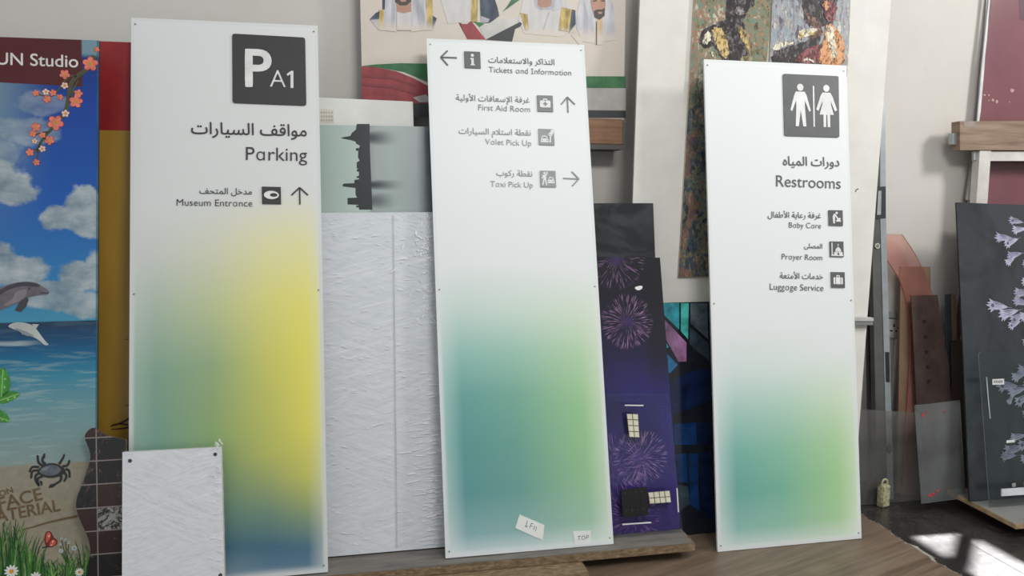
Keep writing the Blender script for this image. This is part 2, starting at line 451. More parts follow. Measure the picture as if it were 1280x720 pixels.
link('core', bm, chip, t)
bm = bmesh.new(); box(bm, -0.80, 1.187, 2.564, 2.755, 0.0312, 0.033); tag(link('face', bm, greytop, t), 'worn grey upper face')
bm = bmesh.new(); box(bm, -0.08, 0.76, 2.475, 2.70, 0, 0.0355, 0, 0.003)
o = link('wood_block', bm, chip); o.location.z = 0.0085
tag(o, 'low chipboard block lying under the plank, in front of the parking sign', 'block')
bm = bmesh.new(); box(bm, -0.70, -0.45, 2.58, 2.74, 0, 0.0355, 0, 0.003); o = link('wood_block', bm, chip); o.location.z = 0.0085
tag(o, 'short chipboard block hidden under the far end of the plank', 'block')

# ------------------------------------------------------------------ the three wayfinding signs
def signmat(name, us, table, tint=(230, 232, 231), k=1.0):
    """printed gradient: columns at us, each a list of (v, colour) up the sheet; whitish border"""
    M = Mat(name, 0.4, 0.35)
    nz = M.noise(M.obj, 2.0, 2); vv = M.v / HS
    cols = [M.ramp(vv, sorted((v, c) for v, c in col)) for col in table]
    c = cols[0]
    for i in range(1, len(cols)): c = M.mix(((M.u / WS - us[i - 1]) / (us[i] - us[i - 1])).clamp(), c, cols[i])
    e = M.u.smooth(0.004, 0.022).min((M.u * -1 + WS).smooth(0.004, 0.022)).min(M.v.smooth(0.0, 0.03)).min((M.v * -1 + HS).smooth(0.0, 0.03))
    r_ = M.u.min(M.u * -1 + WS).min(M.v).min(M.v * -1 + HS)
    M.base(M.mix(r_.smooth(0.0125, 0.0115) * 0.5, M.mix(e * 0.75 + 0.25, tint, c), tuple(v - 14 for v in tint))); M.rmap(nz * 0.1 + 0.38)
    return M.m
HS, WS = 1.93, 0.625
acryl_edge = plain('frosted_acrylic_edge', (214, 220, 218), 0.3)
screw_m = plain('dark_screw', (136, 138, 138), 0.4, 0.5, 0.3)
def sign(name, label, P, mat, tl, tr, br, bl):
    t = thing('wayfinding_sign', label, 'sign', P)
    pts = [P.uv(*tl), P.uv(*tr), P.uv(*br), P.uv(*bl)]
    bm = bmesh.new(); ff = prism(bm, pts, -0.010, 0.0, 0, 1)
    # print coordinates follow the sheet itself
    uvl = bm.loops.layers.uv.verify(); co = [(0, HS), (WS, HS), (WS, 0), (0, 0)]
    for fa in bm.faces:
        for l in fa.loops:
            k = min(range(4), key=lambda i: (pts[i][0] - l.vert.co.x) ** 2 + (pts[i][1] - l.vert.co.z) ** 2); l[uvl].uv = co[k]
    link('panel', bm, [mat, acryl_edge], t)
    def at(u, v):
        a = (pts[3][0] * (1 - u) + pts[2][0] * u, pts[3][1] * (1 - u) + pts[2][1] * u); b = (pts[0][0] * (1 - u) + pts[1][0] * u, pts[0][1] * (1 - u) + pts[1][1] * u)
        return (a[0] * (1 - v) + b[0] * v, a[1] * (1 - v) + b[1] * v)
    for u in (0.022, 0.978):
        for v in (0.012, 0.5, 0.988):
            x, z = at(u, v); bm = bmesh.new(); disc(bm, x, z, 0.003, 0.0003, 0.002, 0, 12); link('screw', bm, screw_m, t)
    return t
def tile(P, t, quad, mat, name='pictogram', r=0.004):
    q = P.uvs(quad); cx = sum(p[0] for p in q) / 4; cz = sum(p[1] for p in q) / 4
    bm = bmesh.new(); pts = []
    for i in range(4):   # rounded corners
        a, b, c = q[i - 1], q[i], q[(i + 1) % 4]
        da = Vector((a[0] - b[0], a[1] - b[1])).normalized() * r; dc = Vector((c[0] - b[0], c[1] - b[1])).normalized() * r
        for s_ in range(5):
            f_ = s_ / 4; p0 = (b[0] + da.x * (1 - f_) ** 2 + dc.x * f_ ** 2, b[1] + da.y * (1 - f_) ** 2 + dc.y * f_ ** 2); pts.append(p0)
    prism(bm, pts, 0.0004, 0.0045, 0)
    o = link(name, bm, mat, t)
    def loc(x, z):   # 0..1 in the tile, origin at its lower left
        b_ = (q[3][0] * (1 - x) + q[2][0] * x, q[3][1] * (1 - x) + q[2][1] * x); t_ = (q[0][0] * (1 - x) + q[1][0] * x, q[0][1] * (1 - x) + q[1][1] * x)
        return (b_[0] * (1 - z) + t_[0] * z, b_[1] * (1 - z) + t_[1] * z)
    return o, loc
def symbol(o, loc, shapes, mats):
    bm = bmesh.new()
    for i, (mi, pts) in enumerate(shapes): prism(bm, [loc(*p) for p in pts], 0.0047, 0.0053 + 0.0002 * i * 0.2, mi)
    return link('symbol', bm, mats, o)
def rect(x0, z0, x1, z1): return [(x0, z0), (x1, z0), (x1, z1), (x0, z1)]
def bar(x0, z0, x1, z1, k):
    d = Vector((x1 - x0, z1 - z0)).normalized() * k / 2
    return [(x0 - d.y, z0 + d.x), (x0 + d.y, z0 - d.x), (x1 + d.y, z1 - d.x), (x1 - d.y, z1 + d.x)]
def arrow(P, t, pts, mat, width=0.0055):
    """pts: tail, tip, two barbs in photo points"""
    a, b, c, d = P.uvs(pts); bm = bmesh.new()
    for q, r in ((a, b), (c, b), (d, b)): prism(bm, bar(*q, *r, width), 0.0004, 0.003)
    return link('arrow', bm, mat, t)
car_ = [[(.06, .12), (.06, .34), (.14, .42), (.2, .6), (.28, .66), (.62, .66), (.7, .6), (.76, .42), (.84, .34), (.84, .12)], [(.23, .44), (.27, .58), (.63, .58), (.67, .44)], circ(.2, .29, .055), circ(.7, .29, .055), rect(.33, .2, .57, .28)]
def tf(pts, sx, sz, ox, oz): return [(x * sx + ox, z * sz + oz) for x, z in pts]

# -- parking sign
blk = plain('dark_grey_vinyl', (56, 55, 54), 0.45); whitev = plain('white_vinyl', (222, 222, 220), 0.5)
o_ = onz(160, 738, ZP); P1 = Plane(o_.x, 2.580, ZP, 12)
L0 = (218, 219, 216)
tab1 = [[(0.004, (205, 214, 218)), (0.081, (170, 192, 188)), (0.227, (150, 182, 166)), (0.359, (168, 194, 178)), (0.461, (196, 208, 196)), (0.564, (214, 217, 213)), (0.652, (222, 223, 221))],
        [(0.004, (160, 184, 190)), (0.081, (110, 152, 148)), (0.227, (122, 164, 148)), (0.359, (138, 174, 152)), (0.461, (176, 196, 176)), (0.564, (210, 215, 207)), (0.652, (222, 223, 221))],
        [(0.004, (140, 164, 176)), (0.057, (74, 116, 134)), (0.124, (112, 150, 132)), (0.256, (150, 178, 118)), (0.373, (158, 184, 138)), (0.476, (198, 208, 160)), (0.578, (218, 220, 196)), (0.666, (222, 223, 221))],
        [(0.001, (168, 182, 190)), (0.018, (96, 128, 150)), (0.051, (72, 114, 136)), (0.11, (118, 150, 128)), (0.212, (192, 198, 104)), (0.373, (212, 212, 112)), (0.49, (228, 224, 138)), (0.593, (230, 227, 180)), (0.681, (222, 223, 221))],
        [(0.001, (170, 182, 190)), (0.016, (96, 128, 150)), (0.045, (78, 120, 142)), (0.095, (134, 158, 126)), (0.168, (204, 204, 104)), (0.256, (230, 222, 104)), (0.403, (236, 227, 106)), (0.49, (236, 229, 126)), (0.593, (232, 228, 172)), (0.688, (222, 223, 221))],
        [(0.007, (190, 200, 204)), (0.066, (178, 190, 186)), (0.139, (214, 216, 180)), (0.256, (232, 229, 160)), (0.461, (234, 230, 166)), (0.578, (230, 227, 198)), (0.681, (222, 223, 221))]]
sg1 = signmat('parking_gradient', (0, .13, .42, .7, .9, 1), tab1, (224, 227, 226))
t1 = sign('s', 'tall parking sign with yellow gradient standing behind the small wrapped board', P1, sg1, (164, 22), (397, 32), (410, 715), (160, 738))
o, lc = tile(P1, t1, [(290.5, 42.5), (381.5, 47.5), (383, 132.5), (291, 129)], blk, r=0.01); tag(o, 'large dark square reading P A1')
lettering('P', P1, (306.5, 108), (340, 109), whitev, o, 0.005, 0.02)
lettering('A', P1, (337.5, 109.2), (357.5, 109.9), whitev, o, 0.005, -0.012, size=1.08)
bm = bmesh.new(); prism(bm, P1.uvs([(363.2, 110), (366.8, 110.2), (366.8, 88.8), (364.2, 88.6), (358.4, 92.6), (359.6, 95), (363.2, 92.8)], 0.005), 0.005, 0.0062); link('lettering', bm, whitev, o)
lettering('مواقف السيارات', P1, (239, 167), (383.5, 170.5), blk, t1, ar=True, bold=0.008)
lettering('Pɑrking', P1, (307.5, 200), (384, 201.5), blk, t1, bold=-0.004)
lettering('مدخل المتحف', P1, (249.5, 242), (315, 243.2), blk, t1, ar=True)
lettering('Museum Entrɑnce', P1, (221, 257), (315.5, 258.2), blk, t1, bold=-0.011)
o, lc = tile(P1, t1, [(327.5, 233.5), (351, 234), (351.5, 255.5), (328, 255)], blk, r=0.001)
symbol(o, lc, [(0, circ(.5, .52, .40, 24, .24)), (1, circ(.62, .52, .20, 20, .11))], [whitev, blk])
arrow(P1, t1, [(375, 255.5), (374.6, 234.5), (364.5, 244), (385, 244)], blk, 0.005)

# -- tickets sign
gry = plain('grey_vinyl', (92, 95, 95), 0.5); gry2 = plain('soft_grey_vinyl', (118, 122, 121), 0.5); gry3 = plain('pale_grey_vinyl', (140, 144, 143), 0.5)
o_ = onz(557, 698, ZP); P2 = Plane(o_.x, 2.605, ZP, 12.5)
L0 = (226, 229, 228)
tab2 = [[(0.003, (222, 230, 230)), (0.078, (190, 214, 212)), (0.204, (166, 204, 198)), (0.33, (180, 212, 204)), (0.424, (206, 222, 216)), (0.534, (228, 231, 230))],
        [(0.003, (206, 220, 222)), (0.039, (140, 180, 184)), (0.11, (100, 158, 158)), (0.204, (98, 160, 156)), (0.298, (112, 170, 164)), (0.377, (150, 196, 186)), (0.455, (198, 218, 210)), (0.549, (228, 231, 230))],
        [(0.003, (206, 222, 222)), (0.039, (144, 184, 180)), (0.11, (112, 166, 156)), (0.204, (114, 170, 154)), (0.298, (126, 180, 160)), (0.377, (160, 202, 184)), (0.455, (204, 222, 210)), (0.549, (228, 231, 230))],
        [(0.003, (212, 226, 218)), (0.047, (160, 198, 172)), (0.141, (152, 198, 150)), (0.267, (158, 204, 152)), (0.361, (180, 214, 172)), (0.44, (208, 225, 202)), (0.534, (228, 231, 230))],
        [(0.003, (224, 232, 226)), (0.078, (204, 222, 200)), (0.235, (204, 224, 194)), (0.361, (212, 226, 204)), (0.455, (222, 229, 218)), (0.534, (228, 231, 230))]]
sg2 = signmat('tickets_gradient', (0, .13, .45, .86, 1), tab2, (230, 234, 233))
t2 = sign('s', 'middle wayfinding sign headed Tickets and Information, teal and green below', P2, sg2, (533, 48), (730, 56), (767, 680), (557, 698))
arrow(P2, t2, [(571, 72.5), (551, 71.8), (559.5, 63.5), (559.8, 82)], gry, 0.0055)
o, lc = tile(P2, t2, [(580, 64.5), (600, 65.3), (600.8, 86), (580.8, 85.2)], gry, r=0.001)
symbol(o, lc, [(0, rect(.42, .2, .58, .6)), (0, circ(.5, .76, .10)), (0, rect(.36, .52, .5, .6)), (0, rect(.36, .16, .64, .22))], [whitev])
lettering('التذاكر والاستعلامات', P2, (610.5, 78.2), (693, 81.4), gry, t2, ar=True)
lettering('Tickets ɑnd Іnformɑtion', P2, (611, 90.5), (714, 94.6), gry, t2, bold=-0.011)
lettering('غرفة الإسعافات الأولية', P2, (570, 125.4), (662, 128.6), gry2, t2, ar=True)
lettering('First Aid Room', P2, (598, 137.8), (662.5, 140.3), gry2, t2, bold=-0.011)
o, lc = tile(P2, t2, [(671, 119.5), (690.5, 120), (691.3, 140.2), (671.8, 139.6)], gry2, r=0.001)
symbol(o, lc, [(0, rrect(.16, .25, .84, .68, .06)), (0, rrect(.36, .64, .64, .8, .05)), (1, rect(.42, .66, .58, .73)), (1, rect(.455, .34, .545, .6)), (1, rect(.37, .425, .63, .515))], [whitev, gry2])
arrow(P2, t2, [(710, 141), (709, 121.5), (701.5, 130.5), (718.5, 130.8)], gry2, 0.005)
lettering('نقطة استلام السيارات', P2, (573.5, 167), (663.5, 169.6), gry3, t2, ar=True)
lettering('Vɑlet Pick Up', P2, (606.5, 180.5), (664, 182.6), gry3, t2, bold=-0.011)
o, lc = tile(P2, t2, [(672.8, 161.2), (692, 162), (693, 182), (673.6, 181.2)], gry3, r=0.001)
symbol(o, lc, [((0, 3)[0], tf(car_[0], .66, .78, .07, .06)), (1, tf(car_[1], .66, .78, .07, .06)), (1, tf(car_[2], .66, .78, .07, .06)), (1, tf(car_[3], .66, .78, .07, .06)),
               (0, circ(.74, .66, .12)), (0, [(.66, .62), (.8, .94), (.98, 1.0), (.98, .8), (.86, .6)]), (1, circ(.73, .64, .04)), (0, bar(.76, .58, .70, .14, .09)), (0, rect(.7, .2, .8, .27))], [whitev, gry3])
lettering('نقطة ركوب', P2, (620.5, 219.3), (665.5, 220.7), gry3, t2, ar=True)
lettering('Tɑxi Pick Up', P2, (613, 233.2), (666, 234.8), gry3, t2, bold=-0.011)
o, lc = tile(P2, t2, [(674.8, 213.5), (694, 214), (695, 234.3), (675.6, 233.8)], gry3, r=0.001)
symbol(o, lc, [(0, tf(car_[0], .58, .72, .42, .14)), (1, tf(car_[1], .58, .72, .42, .14)), (1, tf(car_[2], .58, .72, .42, .14)), (1, tf(car_[3], .58, .72, .42, .14)),
               (0, circ(.28, .84, .075)), (0, [(.18, .74), (.36, .74), (.38, .42), (.2, .42)]), (0, bar(.22, .46, .13, .1, .09)), (0, bar(.32, .46, .38, .1, .09)), (0, bar(.35, .7, .46, .84, .07)), (0, bar(.19, .7, .1, .5, .07)), (0, bar(.46, .84, .42, .95, .06))], [whitev, gry3])
arrow(P2, t2, [(704, 223), (723.5, 223.8), (714.5, 214.5), (715.3, 232.5)], gry3, 0.005)
# the two paper notes taped to it
note = plain('note_paper', (230, 232, 228), 0.8, 0.3, 0, 0.02); ink = plain('ballpoint_ink', (96, 104, 112), 0.7)
def notepaper(label, q, words, curl):
    bm = bmesh.new(); a, b, c, d = P2.uvs(q, 0.0015)
    lerp = lambda p, r, t: (p[0] + (r[0] - p[0]) * t, p[1] + (r[1] - p[1]) * t)
    edge = [lerp(a, b, i / 6) for i in range(7)] + [lerp(b, c, i / 6) for i in range(1, 7)] + [lerp(c, d, i / 6) for i in range(1, 7)] + [lerp(d, a, i / 6) for i in range(1, 6)]
    prism(bm, brushy(edge, 0.0005, 5, 1), 0.0009, 0.0016)
    t = thing('paper_note', label, 'note', P2); link('paper', bm, note, t)
    return t
n_ = notepaper('larger torn white paper note stuck at a tilt on the tickets sign', [(649.5, 643), (680.5, 656.5), (678.5, 675.5), (644, 660)], None, 0.0015)
bm = bmesh.new()
for st in ([(659, 651), (657.5, 658)], [(656, 657), (658, 659), (659.5, 657)], [(664, 654), (662, 660)], [(664, 654), (666.5, 655)], [(663, 657), (665.5, 658)], [(668, 657), (667, 662)], [(670.5, 658), (669.5, 664)]):
    ribbon(bm, P2.uvs(st), 0.0022, 0.0017, 0.0020)
link('handwriting', bm, ink, n_)
n_ = notepaper('small square white paper note reading TOP by the lower edge of the tickets sign', [(716.5, 664), (738.5, 663.3), (739, 680.6), (718.5, 682)], None, 0.001)
bm = bmesh.new()
for st in ([(722, 670.6), (726, 670)], [(724, 670.3), (723.5, 675)], [(729, 669.6), (727, 671.5), (727.3, 674), (729.5, 674.3), (731, 672), (730.5, 670), (729, 669.6)], [(733, 669), (732.5, 674)], [(733, 669), (735.5, 669.3), (735.5, 671.3), (733, 672)]):
    ribbon(bm, P2.uvs(st), 0.0022, 0.0017, 0.0020)
link('handwriting', bm, ink, n_)

# -- restroom sign
g3 = plain('mid_grey_vinyl', (88, 89, 90), 0.45)
o_ = onz(897, 690, 0.0125); P3 = Plane(o_.x, 2.607, 0.0125, 8)
L0 = (228, 231, 231)
tab3 = [[(0.003, (226, 233, 230)), (0.083, (196, 218, 212)), (0.199, (194, 219, 213)), (0.299, (214, 226, 222)), (0.399, (228, 231, 230))],
        [(0.003, (212, 226, 222)), (0.042, (148, 194, 184)), (0.116, (112, 174, 164)), (0.199, (128, 186, 174)), (0.282, (172, 208, 198)), (0.365, (214, 227, 223)), (0.449, (228, 231, 230))],
        [(0.003, (212, 227, 219)), (0.042, (150, 198, 176)), (0.116, (126, 186, 160)), (0.199, (142, 196, 170)), (0.282, (178, 212, 194)), (0.365, (216, 228, 222)), (0.449, (228, 231, 230))],
        [(0.003, (216, 230, 214)), (0.05, (172, 210, 158)), (0.133, (166, 208, 150)), (0.216, (180, 214, 166)), (0.299, (206, 225, 198)), (0.399, (228, 231, 230))],
        [(0.003, (228, 234, 228)), (0.083, (208, 226, 196)), (0.199, (210, 227, 200)), (0.299, (220, 230, 216)), (0.399, (228, 231, 230))]]
sg3 = signmat('restroom_gradient', (0, .14, .46, .85, 1), tab3, (232, 235, 234))
t3 = sign('s', 'tall restrooms sign fading to teal and green, standing on the laminate floor sheet', P3, sg3, (880, 74), (1058, 82), (1077, 673), (897, 690))
o, lc = tile(P3, t3, [(978, 92.5), (1047.5, 95.5), (1048.5, 172), (980, 170)], g3, r=0.008); tag(o, 'large dark square with a standing man and woman')
man = [(.3 + (x - .3) * .86, z) for x, z in [(.16, .66), (.2, .72), (.4, .72), (.44, .66), (.53, .42), (.49, .4), (.4, .58), (.395, .5), (.42, .16), (.35, .16), (.3, .42), (.25, .16), (.18, .16), (.205, .5), (.2, .58), (.11, .4), (.07, .42)]]
wom = [(.66, .66), (.7, .72), (.84, .72), (.88, .66), (.96, .44), (.92, .42), (.845, .58), (.85, .52), (.9, .36), (.83, .36), (.83, .16), (.785, .16), (.78, .36), (.76, .36), (.755, .16), (.71, .16), (.71, .36), (.64, .36), (.69, .52), (.695, .58), (.62, .42), (.58, .44)]
symbol(o, lc, [(0, circ(.3, .79, .058)), (0, [(x * .93 + .02, z) for x, z in man]), (0, rect(.525, .16, .55, .82)), (0, circ(.77, .79, .056)), (0, wom)], [whitev])
lettering('دورات المياه', P3, (978.5, 206.5), (1049, 208), g3, t3, ar=True, bold=0.008)
lettering('Restrooms', P3, (970, 233), (1050.5, 236), g3, t3, bold=-0.004)
lettering('غرفة رعاية الأطفال', P3, (959.5, 271.5), (1026, 272.8), g3, t3, ar=True)
lettering('Bɑby Cɑre', P3, (986, 284.5), (1026, 285.6), g3, t3, bold=-0.011)
o, lc = tile(P3, t3, [(1035, 262.8), (1052.5, 263), (1053, 282.5), (1035.5, 282)], g3, r=0.0008)
symbol(o, lc, [(0, circ(.56, .82, .085)), (0, [(.36, .78), (.5, .74), (.44, .56), (.42, .14), (.3, .14), (.26, .58)]), (0, bar(.42, .72, .66, .42, .1)), (0, rrect(.5, .26, .84, .36, .03)), (0, [(.54, .36), (.8, .36), (.74, .5), (.6, .46)]), (0, circ(.78, .46, .05))], [whitev])
lettering('المصلى', P3, (1005, 309.8), (1027.5, 310.6), g3, t3, ar=True)
lettering('Prɑyer Room', P3, (977, 324), (1027.5, 325.4), g3, t3, bold=-0.011)
o, lc = tile(P3, t3, [(1036.5, 301.8), (1053.5, 302), (1054, 321.5), (1037, 321)], g3, r=0.0008)
symbol(o, lc, [(0, rect(.08, .06, .94, .16)), (0, rect(.1, .1, .18, .92)), (0, rect(.28, .14, .9, .32)), (0, [(.38, .34), (.8, .34), (.79, .48), (.7, .58), (.59, .64), (.48, .58), (.39, .48)]), (0, rect(.575, .6, .605, .76)), (0, circ(.59, .79, .045)), (1, rect(.53, .12, .65, .27))], [whitev, g3])
lettering('خدمات الأمتعة', P3, (974.5, 347.8), (1028.5, 349), g3, t3, ar=True)
lettering('Luggɑge Service', P3, (962, 362), (1029, 363.8), g3, t3, bold=-0.011)
o, lc = tile(P3, t3, [(1038, 340), (1055, 340.3), (1055.5, 359.8), (1038.5, 359.4)], g3, r=0.0008)
symbol(o, lc, [(0, rrect(.16, .22, .84, .66, .05)), (0, rect(.38, .64, .44, .8)), (0, rect(.56, .64, .62, .8)), (0, rect(.38, .74, .62, .8)), (1, rect(.29, .22, .33, .66)), (1, rect(.67, .22, .71, .66))], [whitev, g3])
# ------------------------------------------------------------------ sheets behind the signs
def panel(name, label, cat, P, outline, t, mats, part='panel', bev=0.0, group=None):
    r = thing(name, label, cat, P, group=group); o = sheet(part, outline, t, mats, r, bev=bev); return r, o
dark_edge = plain('dark_sheet_edge', (36, 36, 38), 0.4); white_edge = plain('white_sheet_edge', (206, 204, 198), 0.6)
def film_mat(name, sx, sz, tilt=0.0, amount=0.16):
    """stretch film: clear with glossy creases"""
    m = bpy.data.materials.new(name); m.use_nodes = True; nt = m.node_tree; nt.nodes.clear()
    o = nt.nodes.new('ShaderNodeOutputMaterial'); tr = nt.nodes.new('ShaderNodeBsdfTransparent'); gl = nt.nodes.new('ShaderNodeBsdfGlossy')
    tr.inputs[0].default_value = (0.97, 0.975, 0.98, 1); gl.inputs['Roughness'].default_value = 0.16
    uv = nt.nodes.new('ShaderNodeUVMap'); mp = nt.nodes.new('ShaderNodeMapping'); mp.inputs['Rotation'].default_value = (0, 0, tilt); nt.links.new(uv.outputs[0], mp.inputs[0])
    mp2 = nt.nodes.new('ShaderNodeMapping'); mp2.inputs['Scale'].default_value = (sx, sz, 1); nt.links.new(mp.outputs[0], mp2.inputs[0])
    nz = nt.nodes.new('ShaderNodeTexNoise'); nz.inputs['Scale'].default_value = 1; nz.inputs['Detail'].default_value = 5; nz.inputs['Roughness'].default_value = 0.65; nz.inputs['Distortion'].default_value = 0.7
    nt.links.new(mp2.outputs[0], nz.inputs['Vector'])
    b = nt.nodes.new('ShaderNodeBump'); b.inputs['Strength'].default_value = 1.0; b.inputs['Distance'].default_value = 0.014
    nt.links.new(nz.outputs[0], b.inputs['Height']); nt.links.new(b.outputs[0], gl.inputs['Normal'])
    r = nt.nodes.new('ShaderNodeValToRGB'); e = r.color_ramp.elements; e[0].position = 0.42; e[0].color = (amount * 0.4,) * 3 + (1,); e[1].position = 0.68; e[1].color = (amount * 2.4,) * 3 + (1,)
    nt.links.new(nz.outputs[0], r.inputs[0])
    mx = nt.nodes.new('ShaderNodeMixShader'); nt.links.new(r.outputs[0], mx.inputs[0]); nt.links.new(tr.outputs[0], mx.inputs[1]); nt.links.new(gl.outputs[0], mx.inputs[2])
    nt.links.new(mx.outputs[0], o.inputs[0]); return m
def white_board_mat(name, sx, sz, tilt, c0, c1, c2):
    M = Mat(name, 0.5, 0.3); a = tilt
    gu = M.u * cos(a) + M.v * sin(a); gv = M.v * cos(a) - M.u * sin(a); hu = M.u * cos(a * 1.7) - M.v * sin(a * 1.7); hv = M.v * cos(a * 1.7) + M.u * sin(a * 1.7)
    n1 = M.noise(M.vec(gu * sx, gv * sz), 1, 4, 0.6, 0.8); n2 = M.noise(M.vec(hu * sx, hv * sz), 1, 4, 0.6, 0.8)
    n3 = M.noise(M.vec(M.u * 5, M.v * 5), 1, 3)
    l1 = (n1 - 0.5).abs().smooth(0.05, 0.0) * n3.smooth(0.35, 0.6); l2 = (n2 - 0.5).abs().smooth(0.05, 0.0) * n3.smooth(0.62, 0.4)
    c = M.mix(l1 * 0.65, c1, c0); c = M.mix(l2 * 0.65, c, c0); c = M.mix(n1.smooth(0.56, 0.72) * 0.6, c, c2); M.base(c); M.bump(n1 + n2, 0.10, 0.003); return M.m

# small wrapped board in front of the parking sign
Ps = Plane(onY(153, 640, 2.55).x, 2.515, 0.0155, 10)
b_l, b_r = Ps.foot((153, 562), (152.5, 720)), Ps.foot((280.5, 555), (281.5, 720))
wb = white_board_mat('film_wrapped_white', 7, 90, 0.28, (212, 214, 217), (238, 239, 241), (248, 249, 250))
t, o = panel('wrapped_board', 'small white board with corner holes wrapped in clear film before the parking sign', 'board', Ps, [b_l, b_r, Ps.uv(276.5, 559), Ps.uv(153, 565.5)], 0.022, [wb, white_edge])
tag(o, 'white board')
for px, py in ((162.5, 576), (269, 568), (275.5, 719)):
    x, z = Ps.uv(px, py); bm = bmesh.new(); disc(bm, x, z, 0.0062, -0.001, 0.0006, 0, 16); link('screw_hole', bm, plain('dark_hole', (66, 66, 66), 0.8), t)
bm = bmesh.new(); rnd = random.Random(3); a, b = Ps.uv(153, 563.5), Ps.uv(281.5, 556); N_ = 46; cols = []
uvl = bm.loops.layers.uv.verify()
for i in range(N_ + 1):   # the film: front, crinkled lip over the top
    u = i / N_; x = a[0] - 0.002 + (b[0] - a[0] + 0.004) * u; zt = a[1] + (b[1] - a[1]) * u
    jz = rnd.uniform(0, 0.006) + (0.008 * max(0, u - .8) * 5 * rnd.random())
    cols.append([bm.verts.new(p) for p in ((x, -0.003, 0.0), (x, -0.003, zt * 0.5), (x, -0.003, zt - 0.004), (x, -0.001, zt + 0.003), (x, 0.014, zt + 0.005 + jz), (x, 0.024, zt + 0.005 + jz * 0.6))])
for i in range(N_):
    for j in range(5):
        f = bm.faces.new((cols[i][j], cols[i + 1][j], cols[i + 1][j + 1], cols[i][j + 1]))
        for l in f.loops: l[uvl].uv = (l.vert.co.x, l.vert.co.z)
rt = cols[-1]
for j in range(1, 3):
    pass
side = [bm.verts.new((rt[0].co.x + 0.001, 0.024, rt[0].co.z)), bm.verts.new((rt[2].co.x + 0.001, 0.024, rt[2].co.z))]
f = bm.faces.new((rt[0], side[0], side[1], rt[2]))
for l in f.loops: l[uvl].uv = (l.vert.co.y, l.vert.co.z)
  # film glints painted as white slivers along its right edge
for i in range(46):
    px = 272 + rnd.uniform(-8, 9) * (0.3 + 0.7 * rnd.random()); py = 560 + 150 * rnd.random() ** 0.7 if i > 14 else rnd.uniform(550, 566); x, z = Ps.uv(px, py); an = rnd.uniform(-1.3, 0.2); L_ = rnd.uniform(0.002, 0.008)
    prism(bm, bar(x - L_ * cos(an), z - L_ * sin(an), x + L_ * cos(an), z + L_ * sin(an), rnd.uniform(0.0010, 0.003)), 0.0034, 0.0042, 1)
tag(link('stretch_film', bm, [film_mat('stretch_film', 14, 60, 0.3, 0.03), plain('film_glint', (252, 253, 254), 0.2, 0.8)], t), 'crinkled clear stretch film')

# large wrapped board between the parking and tickets signs
Pw = Plane(onY(405, 600, 2.78).x, 2.692, ZT + 0.0065, 11)
bl, br = Pw.foot((404, 266), (408, 690)), Pw.foot((545, 266), (566, 690))
wb2 = white_board_mat('film_wrapped_large', 5, 95, 0.24, (200, 204, 208), (225, 228, 231), (240, 242, 244))
pw_out = [(bl[0] - 0.06, 0), (br[0] + 0.1, 0), (Pw.uv(545, 265)[0] + 0.10, Pw.uv(560, 265)[1]), (Pw.uv(404, 266)[0] - 0.06, Pw.uv(404, 266)[1])]
t, o = panel('wrapped_board', 'big white board in shiny stretch film between the parking and tickets signs', 'board', Pw, pw_out, 0.03, [wb2, white_edge])
tag(o, 'white board')
bm = bmesh.new(); f = bm.faces.new([bm.verts.new((x, -0.003, z + (0.004 if z > 0.5 else 0))) for x, z in pw_out]); uvl = bm.loops.layers.uv.verify()
for l in f.loops: l[uvl].uv = (l.vert.co.x, l.vert.co.z)
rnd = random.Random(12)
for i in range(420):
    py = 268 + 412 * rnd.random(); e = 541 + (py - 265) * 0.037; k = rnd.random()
    if k < 0.6 and py > 400:   # painted glints of level creases near the tickets sign, thickest low down
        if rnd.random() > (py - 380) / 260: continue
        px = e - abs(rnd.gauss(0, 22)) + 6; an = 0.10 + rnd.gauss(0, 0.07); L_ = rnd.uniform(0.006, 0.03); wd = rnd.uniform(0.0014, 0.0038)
    elif k < 0.6:             # short steep painted glints near its upper edge
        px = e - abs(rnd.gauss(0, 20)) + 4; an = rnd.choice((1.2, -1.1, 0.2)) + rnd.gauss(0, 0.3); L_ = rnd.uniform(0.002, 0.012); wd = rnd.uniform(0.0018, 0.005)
    else:                     # scattered white slivers, glints put into colour
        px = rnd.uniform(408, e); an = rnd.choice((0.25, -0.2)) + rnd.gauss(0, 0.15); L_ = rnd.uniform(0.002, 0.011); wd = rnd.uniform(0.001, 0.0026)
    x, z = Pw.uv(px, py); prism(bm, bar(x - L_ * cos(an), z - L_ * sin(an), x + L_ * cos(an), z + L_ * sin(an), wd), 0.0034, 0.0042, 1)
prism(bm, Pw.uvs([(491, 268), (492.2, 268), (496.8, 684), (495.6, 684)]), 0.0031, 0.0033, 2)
tag(link('stretch_film', bm, [film_mat('stretch_film_large', 7, 85, 0.15, 0.035), plain('film_glint', (252, 253, 254), 0.2, 0.8), plain('film_seam', (186, 189, 193), 0.4)], t), 'shiny creased stretch film')

